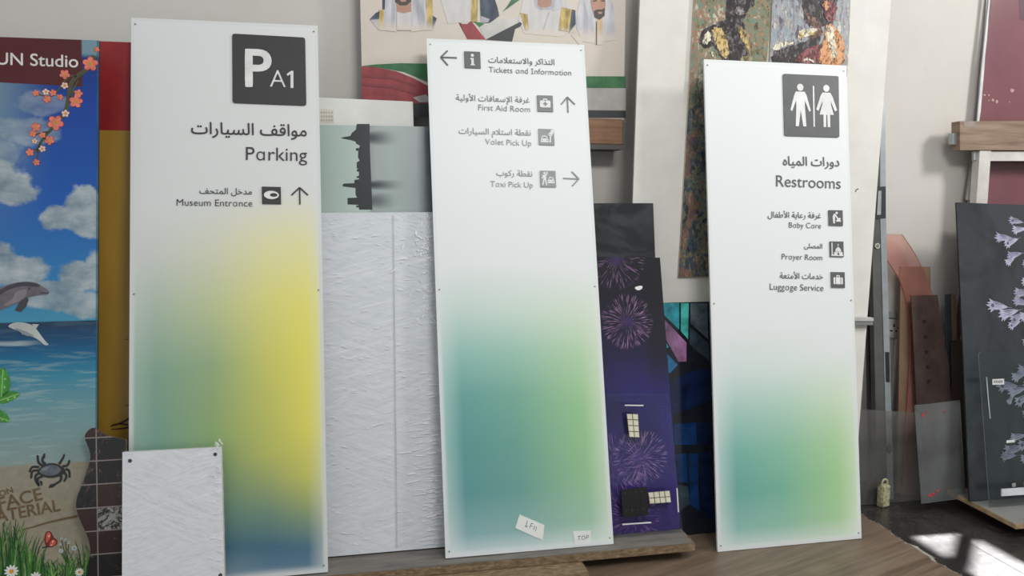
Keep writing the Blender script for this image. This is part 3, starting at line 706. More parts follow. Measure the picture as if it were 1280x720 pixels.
# skyline glass print lying on its side
Pk = Plane(onY(404, 210, 3.0).x, 2.737, ZT + 0.002, 11)
M = Mat('skyline_print', 0.3, 0.4)
uL, uR = Pk.uv(404, 210)[0], Pk.uv(541, 210)[0]
x = (M.u * (1 / (uR - uL)) - uL / (uR - uL)); nz = M.noise(M.vec(M.u * 3, M.v * 3), 4, 3)
c = M.ramp(x + (nz - 0.5) * 0.06, [(0.0, (166, 184, 176)), (0.35, (180, 196, 188)), (0.5, (158, 170, 168)), (0.62, (170, 184, 178)), (0.85, (158, 168, 168)), (0.95, (120, 128, 132)), (1.0, (70, 76, 80))])
v_a, v_b = Pk.uv(450, 172)[1], Pk.uv(450, 231)[1]
xs = Pk.uv(462, 200)[0]
def smear(px0, v0, hw, ln, k):
    d = ((M.v - v0) / hw); r = ((M.u - xs) / ln)
    return (d * d * -1 + 1).max(0.0) * r.smooth(1.0, 0.0) * r.gt(-0.05) * k
s_ = smear(0, v_a, 0.032, 0.13, 0.95).max(smear(0, v_b, 0.022, 0.15, 1.0)).max(smear(0, Pk.uv(450, 251)[1], 0.034, 0.12, 0.8)).max(((M.u - xs) / 0.035).smooth(1, 0) * ((M.u - xs)).gt(-0.001) * 0.3)
M.base(M.mix(s_, c, (44, 52, 58))); skym = M.m
top = Pk.uv(404, 156)[1]
t, o = panel('glass_print', 'grey-green print of a dark skyline turned sideways above the big wrapped board', 'print', Pk, [(uL - 0.06, 0), (uR + 0.05, 0), (uR + 0.05, top), (uL - 0.06, top)], 0.006, [skym, dark_edge])
sil = [(446, 155), (462, 155), (462.5, 190), (464, 225), (465.5, 262), (449, 262), (448, 256), (434.5, 255.5), (434.5, 247.5), (446.5, 247), (444.5, 243), (444.5, 235), (429, 233), (428, 231.3), (430, 229.5), (443, 229), (443, 225), (449, 224), (448.5, 212), (446, 210), (446, 203), (449.5, 201), (447.5, 196), (448, 188), (450, 182), (446, 180), (444.5, 177), (438, 175), (430, 173.6), (426, 172.4), (430, 171.4), (438, 170), (440, 166), (445, 162)]
bm = bmesh.new(); rnd = random.Random(5); flat(bm, Pk.uvs(sil), 0.0008)
for i in range(22):
    py = rnd.uniform(158, 260); x_, z_ = Pk.uv(449, py); q = rnd.uniform(0.001, 0.012); flat(bm, rect(x_ - q, z_ - 0.003, x_ + 0.01, z_ + 0.004), 0.0007)
link('skyline_print', bm, plain('skyline_black', (28, 33, 37), 0.4), t)

# white board with a label behind the skyline print
Pb = Plane(onY(402, 140, 3.05).x, 2.782, 0.0125, 10.4)
x0, x1, zt = Pb.uv(398, 140)[0], Pb.uv(516.5, 142)[0], Pb.uv(460, 124)[1]
t, o = panel('white_board', 'white board with a beige label at its corner behind the skyline print', 'board', Pb, [(x0 - 0.05, 0), (x1, 0), (x1, Pb.uv(516, 127)[1]), (x0 - 0.05, Pb.uv(380, 121)[1])], 0.012, [plain('white_laminate', (224, 224, 218), 0.45, 0.4, 0, 0.02), white_edge])
bm = bmesh.new(); flat(bm, Pb.uvs([(399, 136), (417.5, 137), (417.5, 154), (399, 154)]), 0.0008); o = link('label', bm, plain('label_beige', (212, 206, 194), 0.6), t)
bm = bmesh.new(); mm = random.Random(2)
for r_ in range(3):
    for k in range(5):
        px, py = 401 + k * 3.2, 139.5 + r_ * 4.8; flat(bm, Pb.uvs([(px, py), (px + mm.uniform(1, 2.6), py), (px + 2, py + 2.6), (px, py + 2.6)]), 0.0013)
link('label_marks', bm, plain('label_brown', (176, 168, 154), 0.6), o)

# ------------------------------------------------------------------ poster on its wooden ledge
Yp = 3.125
zl = onY(760, 148.3, 3.075).z
xr = onY(780, 165, 3.075).x; xl = onY(640, 165, 3.075).x
M = Mat('walnut_board', 0.5, 0.35)
n1 = M.noise(M.vec(M.u * 3, M.v * 40), 1, 5, 0.65, 0.8)
M.base(M.ramp(n1, [(0.3, (112, 80, 58)), (0.55, (140, 104, 78)), (0.75, (160, 124, 96))])); walnut = M.m
t = thing('wooden_ledge', 'brown wooden ledge on the wall under the poster of robed men', 'ledge', loc=((xl + xr) / 2, 3.2, zl))
zb = onY(760, 180, 3.075).z - zl
bm = bmesh.new(); hw = (xr - xl) / 2; box(bm, -hw, hw - 0.006, -0.125, -0.095, zb, 0.0, 0, 0.002); link('front_board', bm, walnut, t)
bm = bmesh.new(); box(bm, -hw, hw, -0.122, -0.002, zb - 0.022, zb - 0.001, 0, 0.001); box(bm, hw - 0.006, hw, -0.124, -0.002, zb, -0.004); box(bm, -hw, hw - 0.006, -0.094, -0.002, -0.014, -0.001)
tag(link('box_frame', bm, plain('dark_grey_board', (84, 82, 80), 0.6), t), 'dark grey sides and underside')
Pp = Plane(onY(452, 80, Yp).x, Yp, zl + 0.001, 0)
pb = plain('poster_paper', (214, 204, 192), 0.55, 0.3, 0, 0.02, 5)
x0, x1 = 0.0, Pp.uv(781, 60)[0]; ztop = Pp.uv(600, -60)[1]
t, o = panel('poster', 'large poster of robed men above a red, green, white and black flag', 'poster', Pp, [(x0, 0), (x1, 0), (x1, ztop), (x0, ztop)], 0.02, [pb, plain('poster_edge', (120, 114, 106), 0.6)])
bx = lambda *q: Pp.uvs(q)
pw_, pg, pr, pk = plain('print_white', (196, 194, 190), 0.5), plain('print_green', (58, 112, 72), 0.5, 0.4, 0, 0.15, 20), plain('print_red', (150, 66, 70), 0.5, 0.4, 0, 0.12, 20), plain('print_black', (52, 54, 56), 0.5)
def fading(name, c, vary=0.06, scale=20):
    M = Mat(name, 0.5, 0.35); n = M.noise(M.vec(M.u * scale * 1.6, M.v * scale * 0.4), 1, 3)
    k = lambda f: tuple(max(0, min(255, v * f)) for v in c)
    M.base(M.mix((M.v + (n - 0.5) * 0.02).smooth(Pp.uv(600, 26)[1], Pp.uv(600, 44)[1]), M.ramp(n, [(0.35, k(1 - vary)), (0.65, k(1 + vary))]), (214, 204, 192))); return M.m
robe, robe2, gold, cloak = fading('print_robe', (206, 202, 200), 0.03), fading('print_headcloth', (194, 193, 198), 0.08), fading('print_gold', (178, 156, 98), 0.2, 40), fading('print_cloak', (70, 80, 94), 0.2)
skin, beard = plain('print_skin', (178, 136, 116), 0.5), plain('print_beard', (74, 64, 60), 0.5)
fold = fading('print_fold', (178, 176, 182)); camel = fading('print_camel', (198, 172, 138))
def motif(name, shapes, mats, parent, P, label=None, w=0.0006):
    bm = bmesh.new()
    for i, (mi, pts) in enumerate(shapes): flat(bm, P.uvs(pts), w + 0.00025 * (i + 1), mi)
    return tag(link(name, bm, mats, parent), label)
# the flag sweeping along the lower edge
motif('flag_print', [(0, [(452, 82.5), (470, 80.5), (500, 79), (560, 80), (560, 115), (540, 105), (505, 90), (470, 84)]),
                     (1, [(452, 83), (470, 84), (495, 89), (515, 97), (540, 110), (560, 120), (560, 130), (452, 128)]),
                     (2, [(452, 128), (560, 130), (560, 147), (452, 146.5)]),
                     (0, [(560, 95), (782, 95.5), (782, 110), (560, 109.5)]), (3, [(560, 110), (782, 110.5), (782, 138), (560, 136)]), (2, [(560, 136.5), (782, 138.5), (782, 147.3), (560, 147)]),
                     (4, [(452, 93), (490, 96), (520, 106), (520, 108), (488, 99), (452, 96)]), (4, [(452, 104), (490, 107), (525, 118), (525, 120), (488, 110), (452, 107)]), (3, [(516, 122), (532, 118), (540, 126), (534, 128), (524, 128)])],
      [pg, pr, pk, plain('print_grey_white', (178, 174, 170), 0.5), plain('print_dark_red', (134, 56, 62), 0.5)], t, Pp, 'flag sweeping along the foot of the poster')
motif('map_print', [(0, [(569, 20), (571, 22), (572, 26), (578, 30), (584, 30), (589, 26), (607, 49.5), (584, 49)]), (1, [(589, 26), (606, 29.5), (599, 34), (594, 29)]), (2, [(599, 34), (610, 29), (622, 24), (646, 22), (648, 30), (607, 49.5)]), (3, [(607, 49.5), (612, 50), (640, 52), (644, 36), (650, 33.5), (652.5, 30), (650, 27.5), (646, 29.5)]),
                    (1, [(628, 15), (652, -2), (640, -2), (634, 8)])], [pr, pg, pw_, pk], t, Pp, 'country outline filled with flag colours')
def figure(name, shapes, label): return motif(name, shapes, [robe, robe2, gold, cloak, skin, beard, fold, camel], t, Pp, label, 0.001)
figure('robed_figure_print', [(3, [(462, 24), (470, 16), (478, 12.5), (478, -20), (530, -20), (530, 12), (546, 23), (541, 37), (473, 37)]), (6, [(463, 25), (474, 24), (473, 37)]), (0, [(474, 38), (474, 12), (540, 12), (540, 38)]), (2, [(474, 13), (480, 12), (479, 38), (473.5, 37)]), (2, [(533, -10), (540, -10), (541, 20), (540, 37), (533, 38)]),
                              (1, [(482, -20), (530, -20), (534, 37), (514, 40), (514, 15), (494, 12), (496, 40), (480, 38)]), (6, [(490, -5), (494, 12), (492, 34), (489, 34)]), (6, [(519, -5), (531, 16), (530, 36), (524, 36)]), (4, [(494, -20), (514, -20), (514, 15), (504, 17), (496, 15)]), (5, [(492, -20), (515, -20), (514, 2), (508, 7), (500, 7), (494, 3)]), (4, [(499, -3), (509, -3), (507, 2.5), (501, 2.5)]), (0, [(496, 15), (504, 17), (514, 15), (514, 38), (496, 38)])],
       'bearded man in a white robe and dark gold-trimmed cloak')
figure('robed_figure_print', [(0, [(545, -20), (596, -20), (597, 26), (560, 30)]), (2, [(590, -10), (597.5, -10), (596.5, 27), (588, 27)]), (3, [(599, -20), (612, -20), (622, 10), (624, 20), (612, 29), (601, 28)]), (6, [(601, 20), (612, 24), (610, 28), (601, 28)])],
       'robed body with a gold trim and blue-grey cloak')
figure('robed_figure_print', [(0, [(655, -5), (700, -5), (716, 10), (716, 40), (700, 46), (655, 42), (648, 25)]), (1, [(664, -20), (702, -20), (704, 12), (690, 14), (668, 12)]), (4, [(667, -20), (694, -20), (693, 8), (688, 12), (676, 12), (669, 8)]), (6, [(667, -2), (693, -2), (693, 8), (688, 12), (676, 12), (669, 8)]), (4, [(671, -10), (690, -10), (689, 7), (684, 9.5), (677, 9.5), (672, 7)]), (2, [(650, 16), (659, 18), (661, 36), (657, 39)]), (2, [(702, 9), (714.5, 12), (711, 40), (698, 38)]), (3, [(714.5, 12), (719, 13), (719.5, 30), (711, 42)]), (6, [(686, 15), (687, 15), (680, 37), (679, 37)])],
       'white robed man with wide gold trims, face cut by the upper edge')
figure('robed_figure_print', [(1, [(726, -5), (764, -8), (768, 20), (770, 50), (742, 54), (728, 52), (720, 34), (722, 14)]), (6, [(730, 0), (735, 20), (734, 50), (729, 46)]), (7, [(714, 44), (718, 38), (727, 48), (729, 58), (724, 56)]), (7, [(745, 22), (753, 22), (753, 56), (744, 56)]), (4, [(738, 2), (740, -8), (756, -8), (757, 5), (755, 20), (749, 25), (743, 22), (740, 12)]), (5, [(742, 14), (746, 12), (752, 12), (756, 10), (755.5, 20), (749, 25), (743, 22)]), (4, [(747, 15), (753, 15), (752, 17.5), (748, 17.5)]), (5, [(741, 1), (746, 0), (746, 1.5), (741, 2.5)]), (5, [(751, 0.5), (756, 0.5), (756, 2), (751, 2)]), (5, [(745, 27), (746, 27), (746, 56), (745, 56)])],
       'young bearded man in a white headcloth')

# ------------------------------------------------------------------ white board with the two paintings
Pa = Plane(onY(795, 300, 3.0).x, 2.805, 0.0105, 6.6)
M = Mat('white_foam_board', 0.7, 0.25); n1 = M.noise(M.obj, 5, 5, 0.65)
M.base(M.ramp(n1, [(0.35, (212, 209, 202)), (0.7, (224, 221, 214))])); M.bump(n1, 0.06, 0.003); foam = M.m
lo = [Pa.foot((800, 0), (791, 254)), Pa.foot((1099, 200), (1081, 440))]
def extend(P, p, q, v):
    a, b = P.uv(*p), P.uv(*q); s = (v - a[1]) / (b[1] - a[1]); return (a[0] + (b[0] - a[0]) * s, v)
out = [lo[0], lo[1], extend(Pa, (1099, 200), (1081, 440), 2.3), extend(Pa, (800, 0), (791, 254), 2.3)]
t, o = panel('white_board', 'tall plain white board with two paintings on it, behind the restrooms sign', 'board', Pa, out, 0.012, [foam, white_edge])
bm = bmesh.new(); ribbon(bm, Pa.uvs([(1069, 240), (1070.5, 237), (1073, 236)]), 0.004, 0.0004, 0.001); link('scuff_mark', bm, plain('dark_scuff', (60, 58, 54), 0.8), t)
bm = bmesh.new(); uvq = Pa.uvs([(1086, 0), (1090, 60), (1087, 110)])
# paintings, fixed on the board
def painting(name, label, outline, mat, P):
    t = thing('painting', label, 'painting', P); sheet('canvas', P.uvs(outline), 0.012, [mat, plain('canvas_edge', (190, 180, 166), 0.7)], t); return t
def dabs(M, sx, sy, warp=0.05, off=0.0):
    n = M.noise(M.vec(M.u * 12 + off, M.v * 9), 1.0, 4, 0.65) - 0.5; m = M.noise(M.vec(M.u * 9 + off + 5, M.v * 12), 1.0, 4, 0.65) - 0.5
    return M.voronoi(M.vec((M.u + n * warp) * sx + off, (M.v + m * warp) * sy), 1.0, 'Color')
M = Mat('oil_painting_dark', 0.5, 0.35)
d1, d2, d3 = dabs(M, 60, 34), dabs(M, 130, 80, 0.05, 7), dabs(M, 26, 14, 0.12, 3)
big = M.noise(M.vec(M.u * 7, M.v * 4), 1.0, 3, 0.6)
f = d1 * 0.35 + d2 * 0.25 + d3 * 0.2 + big * 0.2
c1 = M.ramp(f, [(0.28, (74, 66, 48)), (0.4, (124, 116, 82)), (0.47, (96, 132, 122)), (0.53, (140, 122, 90)), (0.6, (150, 102, 78)), (0.68, (164, 164, 148)), (0.76, (190, 186, 166))])
c2 = M.ramp(f, [(0.28, (40, 42, 46)), (0.4, (74, 82, 80)), (0.47, (62, 76, 104)), (0.52, (124, 116, 84)), (0.58, (82, 112, 104)), (0.64, (122, 84, 66)), (0.74, (168, 160, 130))])
c = M.mix(M.v.smooth(Pa.uv(860, 170)[1], Pa.uv(860, 50)[1]), c2, c1)
c = M.mix(M.u.smooth(Pa.uv(872, 60)[0], Pa.uv(860, 200)[0]) * d3.smooth(0.45, 0.6) * 0.5, c, (134, 84, 66))
M.base(c); M.bump(d2, 0.3, 0.003); oil1 = M.m
M = Mat('oil_painting_warm', 0.5, 0.35)
d1, d2, d3 = dabs(M, 70, 22), dabs(M, 150, 46, 0.05, 7), dabs(M, 24, 12, 0.12, 3)
f = d1 * 0.4 + d2 * 0.3 + d3 * 0.3
M.base(M.ramp(f, [(0.28, (92, 84, 92)), (0.4, (132, 132, 140)), (0.48, (158, 160, 162)), (0.55, (128, 146, 156)), (0.62, (176, 174, 168)), (0.7, (142, 116, 108)), (0.78, (204, 198, 186))])); M.bump(d2, 0.3, 0.003); oil2 = M.m
Pq = Plane(0, 0, 0, 0); Pq.__dict__.update(Pa.__dict__); Pq.o = Pa.o + Pa.n * 0.0128; Pq.m = Pa.m.copy(); Pq.m.translation = Pq.o
def om(nm, c, v=0.3):
    """oil paint: strokes of the colour with lighter and darker neighbours showing"""
    M = Mat(nm, 0.5, 0.35); f = dabs(M, 90, 46, 0.06, len(nm)) * 0.5 + dabs(M, 200, 90, 0.04, len(nm) + 3) * 0.5
    cl = lambda k, a=0: tuple(max(0, min(255, x * k + a)) for x in c)
    M.base(M.ramp(f, [(0.28, cl(.5)), (0.4, cl(.85)), (0.5, c), (0.58, cl(1.1, 12)), (0.64, cl(.8, 50)), (0.72, cl(.6, 80))])); M.bump(f, 0.3, 0.003); return M.m
pd, pw2, po, pm, pbr, pgr, pyl, pol = om('paint_dark', (44, 36, 38)), om('paint_cream', (214, 204, 176)), om('paint_orange', (196, 132, 78)), om('paint_maroon', (116, 52, 54)), om('paint_brown', (100, 66, 56)), om('paint_teal', (100, 130, 132)), om('paint_ochre', (190, 160, 96)), om('paint_olive', (134, 116, 78))
t = painting('painting', 'long narrow dark oil painting of a figure, hanging down past the restrooms sign', [(869, -20), (964.5, -20), (962, 40), (957, 90), (912, 346), (848, 346), (851, 300), (860, 140)], oil1, Pq)
sm = lambda p: brushy(smoothpts(p, 1), 1.3, 3, 3)
motif('figure_print', [(0, sm([(905, -15), (945, -15), (944, 4), (934, 14), (928, 28), (934, 50), (936, 78), (912, 78), (906, 60), (902, 36), (908, 20)])), (0, sm([(906, 24), (890, 32), (876, 40), (873, 54), (882, 62), (892, 56), (900, 70), (905, 78), (916, 78), (912, 40)])), (1, sm([(890, 34), (903, 36), (910, 50), (912, 70), (904, 74), (898, 60), (892, 50)])), (2, sm([(879, 44), (886, 38), (889, 48), (884, 56), (878, 54)])), (3, sm([(920, 30), (928, 34), (938, 48), (942, 66), (936, 70), (928, 52)])), (1, sm([(922, 34), (930, 44), (937, 58), (934, 62), (926, 48)])), (4, sm([(917, 10), (927, 9), (931, 16), (926, 20), (919, 18)])), (2, [(888, 64), (893, 66), (894, 72), (890, 71)]), (3, sm([(924, 72), (940, 70), (942, 76), (926, 78)]))],
      [pd, pyl, pw2, pol, om('paint_grey', (120, 112, 110))], t, Pq, 'dark bowed figure with pale sleeves')
t = painting('painting', 'warm oil painting with an orange-robed figure above the restrooms sign', [(966.5, -20), (1064, -20), (1060, 84), (1056, 120), (960.5, 120), (963, 60)], oil2, Pq)
motif('figure_print', [(0, sm([(1000, -15), (1046, -15), (1047, 6), (1042, 28), (1030, 34), (1018, 30), (1010, 34), (1003, 16)])), (4, sm([(1006, 12), (1024, 26), (1030, 40), (1020, 56), (1010, 50), (1016, 34), (1008, 24)])), (0, sm([(964, 66), (978, 60), (996, 56), (1020, 46), (1028, 48), (1014, 62), (1006, 76), (964, 90)])), (1, sm([(964, 60), (972, 54), (984, 52), (996, 54), (980, 58), (966, 64)])), (1, sm([(997, 40), (1010, 35), (1020, 36), (1020, 42), (1006, 46), (998, 50)])), (5, sm([(999, 41), (1002, 40), (1004, 48), (999, 50)])), (5, sm([(1010, 40), (1020, 40), (1020, 43), (1010, 44)])), (4, sm([(1022, 56), (1040, 48), (1040, 80), (1012, 80)])), (3, sm([(1010, 60), (1026, 52), (1026, 80), (1004, 80), (990, 76)])),
                       (2, sm([(1032, 30), (1044, 32), (1052, 46), (1056, 60), (1054, 84), (1022, 84), (1026, 60), (1030, 44)])), (1, sm([(1034, 32), (1041, 34), (1043, 50), (1046, 70), (1040, 76), (1036, 56), (1032, 44)])), (3, sm([(1026, 0), (1046, 4), (1044, 24), (1036, 30), (1030, 20)])), (2, sm([(1029, 2), (1034, 2), (1035, 14), (1030, 12)])), (1, [(1002, 76), (1008, 72), (1016, 76), (1018, 80), (1012, 76)])],
      [pd, pw2, po, pm, pbr, pyl], t, Pq, 'seated figure in an orange robe')
# ------------------------------------------------------------------ left: beach print, red and yellow board, tile sheet
Pc = Plane(onY(0, 400, 2.7).x, 2.600, 0.0105, 8)
M = Mat('beach_print', 0.22, 0.45)
def U(px, py=300): return Pc.uv(px, py)[0]
def V(py, px=60): return Pc.uv(px, py)[1]
pxm = U(100) - U(0); pxm /= 100.0
fx = (M.u - U(0)) / pxm            # photo-like units along the sheet
nzf = M.noise(M.vec(M.u * 6, M.v * 6), 1.0, 6, 0.62); nzc = M.noise(M.vec(M.u * 20, M.v * 20), 1.0, 5, 0.6)
top_ = V(45); hh = V(735); vv = (M.v - hh) / (top_ - hh)
sv = lambda py: (V(py) - hh) / (top_ - hh)
seaN = M.noise(M.vec(M.u * 7, M.v * 60), 1.0, 5, 0.6, 0.5)
sky = M.ramp(vv, [(sv(400), (66, 146, 178)), (sv(340), (44, 122, 182)), (sv(250), (18, 88, 172)), (sv(120), (12, 62, 150)), (sv(60), (10, 44, 112))])
haze = (M.u.smooth(U(75), U(-20))) * (M.v.smooth(V(330), V(110)))
sky = M.mix(haze * 0.85, sky, (120, 152, 160))
c = sky
cl = None
for (cx, cy, rx, ry, amp) in ((22, 238, 30, 24, 1), (-4, 225, 34, 34, 1), (105, 258, 26, 32, 1), (78, 272, 34, 18, 1), (112, 282, 26, 16, 1), (20, 340, 44, 26, 1), (-5, 330, 30, 34, 1), (50, 362, 40, 14, .9), (98, 345, 28, 22, 1), (118, 340, 16, 26, 1), (75, 376, 52, 16, .9), (112, 385, 40, 16, .9), (30, 165, 50, 22, .55), (55, 130, 38, 18, .45), (-5, 190, 40, 24, .5)):
    dx = (M.u - U(cx)) / (rx * pxm); dy = (M.v - V(cy)) / (ry * pxm); d = (dx * dx + dy * dy).sqrt() + (nzf - 0.5) * 1.5 + (nzc - 0.5) * 0.7
    m = d.smooth(1.05, 0.72) * amp; cl = m if cl is None else cl.max(m)
sh = M.noise(M.vec(M.u * 9, M.v * 14), 1.0, 5, 0.6)
c = M.mix(cl * 0.92, c, M.ramp(sh, [(0.32, (112, 132, 142)), (0.5, (156, 170, 174)), (0.68, (192, 200, 198))]))
sea = M.ramp(vv, [(sv(592), (146, 160, 152)), (sv(560), (134, 160, 158)), (sv(510), (112, 156, 164)), (sv(470), (56, 138, 164)), (sv(448), (14, 108, 150)), (sv(430), (10, 82, 124)), (sv(403), (18, 52, 84))])
sea = M.mix(seaN.smooth(0.48, 0.66) * (vv.smooth(sv(425), sv(470)) * 0.55 + 0.1), sea, (150, 178, 180))
foam_l = (M.v + (seaN - 0.5) * 0.02 - V(428)).abs().smooth(0.010, 0.003) * M.u.smooth(U(60), U(20)) * 0.6
sea = M.mix(foam_l, sea, (190, 204, 204))
sand = M.ramp(M.noise(M.vec(M.u * 30, M.v * 30), 1.0, 5, 0.7), [(0.3, (142, 136, 116)), (0.7, (162, 154, 134))])
c = M.mix((M.v - V(402)).smooth(0.002, -0.002), c, sea)
c = M.mix((M.v + (seaN - 0.5) * 0.012 - V(580)).smooth(0.006, -0.006), c, sand)
band = M.u.smooth(U(106), U(105.3)) * (M.v + (M.u - U(0)) * 0.03).smooth(V(103, 0) - 0.001, V(103, 0) + 0.001)
c = M.mix(band, c, M.ramp(M.u * 2, [(0, (84, 22, 26)), (1, (74, 30, 30))]))
c = M.mix(M.u.smooth(U(104), U(107)) * M.v.smooth(V(72), V(64)) * 0.8, c, (130, 160, 166))
M.base(c); beach = M.m
rgt = Pc.foot((124, 50), (121.5, 535))
tl_, tr_ = Pc.uv(-60, 44), Pc.uv(123.8, 50.5)
t, o = panel('advertising_panel', 'glossy beach scene panel with dolphins, crab and pink blossom, headed UN Studio', 'panel', Pc, [(tl_[0], 0), rgt, tr_, tl_], 0.010, [beach, dark_edge])
bm = bmesh.new(); flat(bm, Pc.uvs([(121.2, 51), (123.4, 51), (121.4, 535), (119.3, 535)]), 0.0005); tag(link('edge_or_reflection', bm, clear('edge_gloss', body=(120, 170, 190), solid=0.15), t), 'paler bevelled edge')
wtxt = plain('print_offwhite', (214, 212, 206), 0.4)
lettering('UN Studio', Pc, (-4.5, 80.5), (98, 84.3), wtxt, t, 0.0008, 0.01, 0.0003, size=1.0)
sandtxt = plain('sand_writing', (112, 92, 66), 0.7, 0.3, 0, 0.1, 40)
lettering('ON', Pc, (0.5, 621), (17, 615), sandtxt, t, 0.0008, 0.012, 0.0003, size=1.0)
lettering('RFACE', Pc, (-15, 641), (54, 624), sandtxt, t, 0.0008, 0.014, 0.0003, size=1.0)
lettering('MATERIAL', Pc, (-19, 656), (76, 638), sandtxt, t, 0.0008, 0.014, 0.0003, size=1.1)
bm = bmesh.new(); ribbon(bm, Pc.uvs([(24, 663), (40, 659), (60, 653), (80, 648.5), (97, 645)]), 0.008, 0.0006, 0.0009, 0, (0.5, 1)); link('sand_line', bm, sandtxt, t)
# blossom branch
tw = plain('branch_green', (74, 76, 52), 0.6); pk1 = plain('blossom_pink', (226, 122, 106), 0.5, 0.4, 0, 0.16, 70); pk2 = plain('blossom_pale', (220, 196, 176), 0.5); pkc = plain('blossom_heart', (206, 140, 62), 0.5); pke = plain('blossom_rim', (150, 44, 46), 0.5)
bm = bmesh.new()
for st, wd in (([(118, 70), (108, 88), (96, 95), (88, 105), (86, 122), (82, 140), (74, 150), (64, 162), (54, 172), (46, 190)], .016), ([(96, 95), (86, 95), (80, 103), (74, 112), (64, 122), (44, 117)], .008), ([(88, 122), (92, 112), (98, 100)], .008), ([(60, 165), (50, 166), (42, 170)], .007), ([(56, 172), (60, 178), (64, 182)], .007), ([(48, 186), (40, 188), (38, 192)], .006), ([(50, 178), (47, 195), (45, 203)], .006)):
    ribbon(bm, Pc.uvs(smoothpts(st, 1, False)), wd, 0.0005, 0.0007, 0, (1, 0.5))
br = link('blossom_branch_print', bm, tw, t); tag(br, 'branch of pink blossom')
rnd = random.Random(9)
for (px, py, r, kind) in ((113, 80, 10.5, 0), (81, 93, 7, 0), (81, 107, 5, 1), (95, 127, 9, 0), (98, 117, 6, 0), (45, 116.5, 4.6, 0), (57.5, 115, 4.8, 1), (66.5, 116, 4.8, 0), (59, 124, 5.6, 0), (75.5, 121.5, 4.2, 0), (82, 142, 5.4, 1), (69.5, 153.5, 10.8, 0), (45, 159, 6.5, 0), (41, 167, 5, 0), (53, 169, 4.6, 0), (62, 175.5, 6.6, 0), (43.5, 176.5, 4, 1), (53, 186, 4.8, 1), (37.5, 190.5, 5.6, 0), (45.5, 203, 4.8, 0), (121, 62, 4, 0)):
    cx, cz = Pc.uv(px, py); R = r * pxm; bm = bmesh.new(); a0 = rnd.uniform(0, 6)
    for k in range(5):
        a = a0 + k * 2 * pi / 5; px_, pz_ = cx + cos(a) * R * .56, cz + sin(a) * R * .56
        flat(bm, circ(px_, pz_, R * .47, 12, R * .42, a), 0.0009 + k * 0.00002, 3); flat(bm, circ(px_, pz_, R * .40, 12, R * .35, a), 0.0012 + k * 0.00002, 0 if kind == 0 else 1)
    flat(bm, circ(cx, cz, R * .3, 10), 0.0015, 2 if kind == 0 else 0)
    for k in range(6):
        a = a0 + .5 + k * pi / 3; flat(bm, bar(cx, cz, cx + cos(a) * R * .42, cz + sin(a) * R * .42, R * .07), 0.0016, 2)
    link('blossom_print', bm, [pk1, pk2, pkc, pke], br)
# dolphins
d1, d2, d3 = plain('dolphin_grey', (104, 98, 106), 0.4, 0.5, 0, 0.12, 20), plain('dolphin_dark', (66, 64, 72), 0.4), plain('dolphin_light', (138, 130, 136), 0.4)
motif('dolphin_print', [(0, smoothpts([(-40, 400), (-10, 365), (8, 356), (28, 351.5), (46, 353), (53, 358), (62, 363.5), (61, 368), (50, 369), (40, 370.5), (32, 374), (20, 380), (5, 386), (-20, 398)], 2)), (1, smoothpts([(-30, 390), (-6, 366), (10, 357), (28, 352), (45, 353.5), (52, 358), (44, 359), (28, 357), (10, 362), (-4, 372)], 2)), (2, smoothpts([(20, 364), (34, 361), (33, 370), (24, 377), (8, 383), (4, 381), (16, 374)], 1)), (1, [(33, 371.5), (36, 374), (33, 383), (26, 390), (19, 388), (24, 378)]), (1, [(50, 365), (61, 366), (61, 367), (50, 366.4)]), (1, circ(37, 360.5, 1.3))],
      [d1, d2, d3], t, Pc, 'dark leaping dolphin')
motif('dolphin_print', [(0, smoothpts([(9, 408), (16, 403.5), (26, 402.5), (38, 405), (44, 409), (52, 420), (58, 428), (62, 431), (56, 432), (50, 426), (42, 421), (30, 419), (24, 414), (16, 411)], 2)), (0, [(40, 405), (49, 405.5), (45, 411)]), (1, smoothpts([(16, 409), (30, 413), (44, 420), (40, 421), (28, 417)], 1)), (1, [(24, 412), (33, 419), (28, 418)])], [plain('dolphin_pale', (186, 190, 186), 0.4), plain('dolphin_shade', (140, 150, 152), 0.4)], t, Pc, 'pale smaller dolphin')
# leaves at the left
gl1, gl2 = plain('leaf_green', (64, 140, 52), 0.35, 0.5, 0, 0.25, 30), plain('leaf_vein', (150, 196, 120), 0.4)
for pts, vein in (([(0, 498), (-4, 470), (3, 456), (12, 470), (14, 484), (6, 496)], [(2, 496), (4, 462)]), ([(-6, 502), (8, 487), (28, 491), (18, 500), (4, 505), (-6, 504)], [(-4, 502), (24, 492)]), ([(-10, 512), (4, 512), (15, 527), (4, 528.5), (-10, 526)], [(-8, 520), (13, 526)])):
    bm = bmesh.new(); flat(bm, Pc.uvs(smoothpts(pts, 2)), 0.0010, 0); ribbon(bm, Pc.uvs(vein), 0.003, 0.0011, 0.0013, 1)
    for k in range(2):
        a, b = vein; f_ = .4 + .3 * k; flat(bm, circ(*Pc.uv(a[0] + (b[0] - a[0]) * f_ + 3, a[1] + (b[1] - a[1]) * f_ + 1.5), 0.0035), 0.0013, 1)
    link('leaf_print', bm, [gl1, gl2], t)
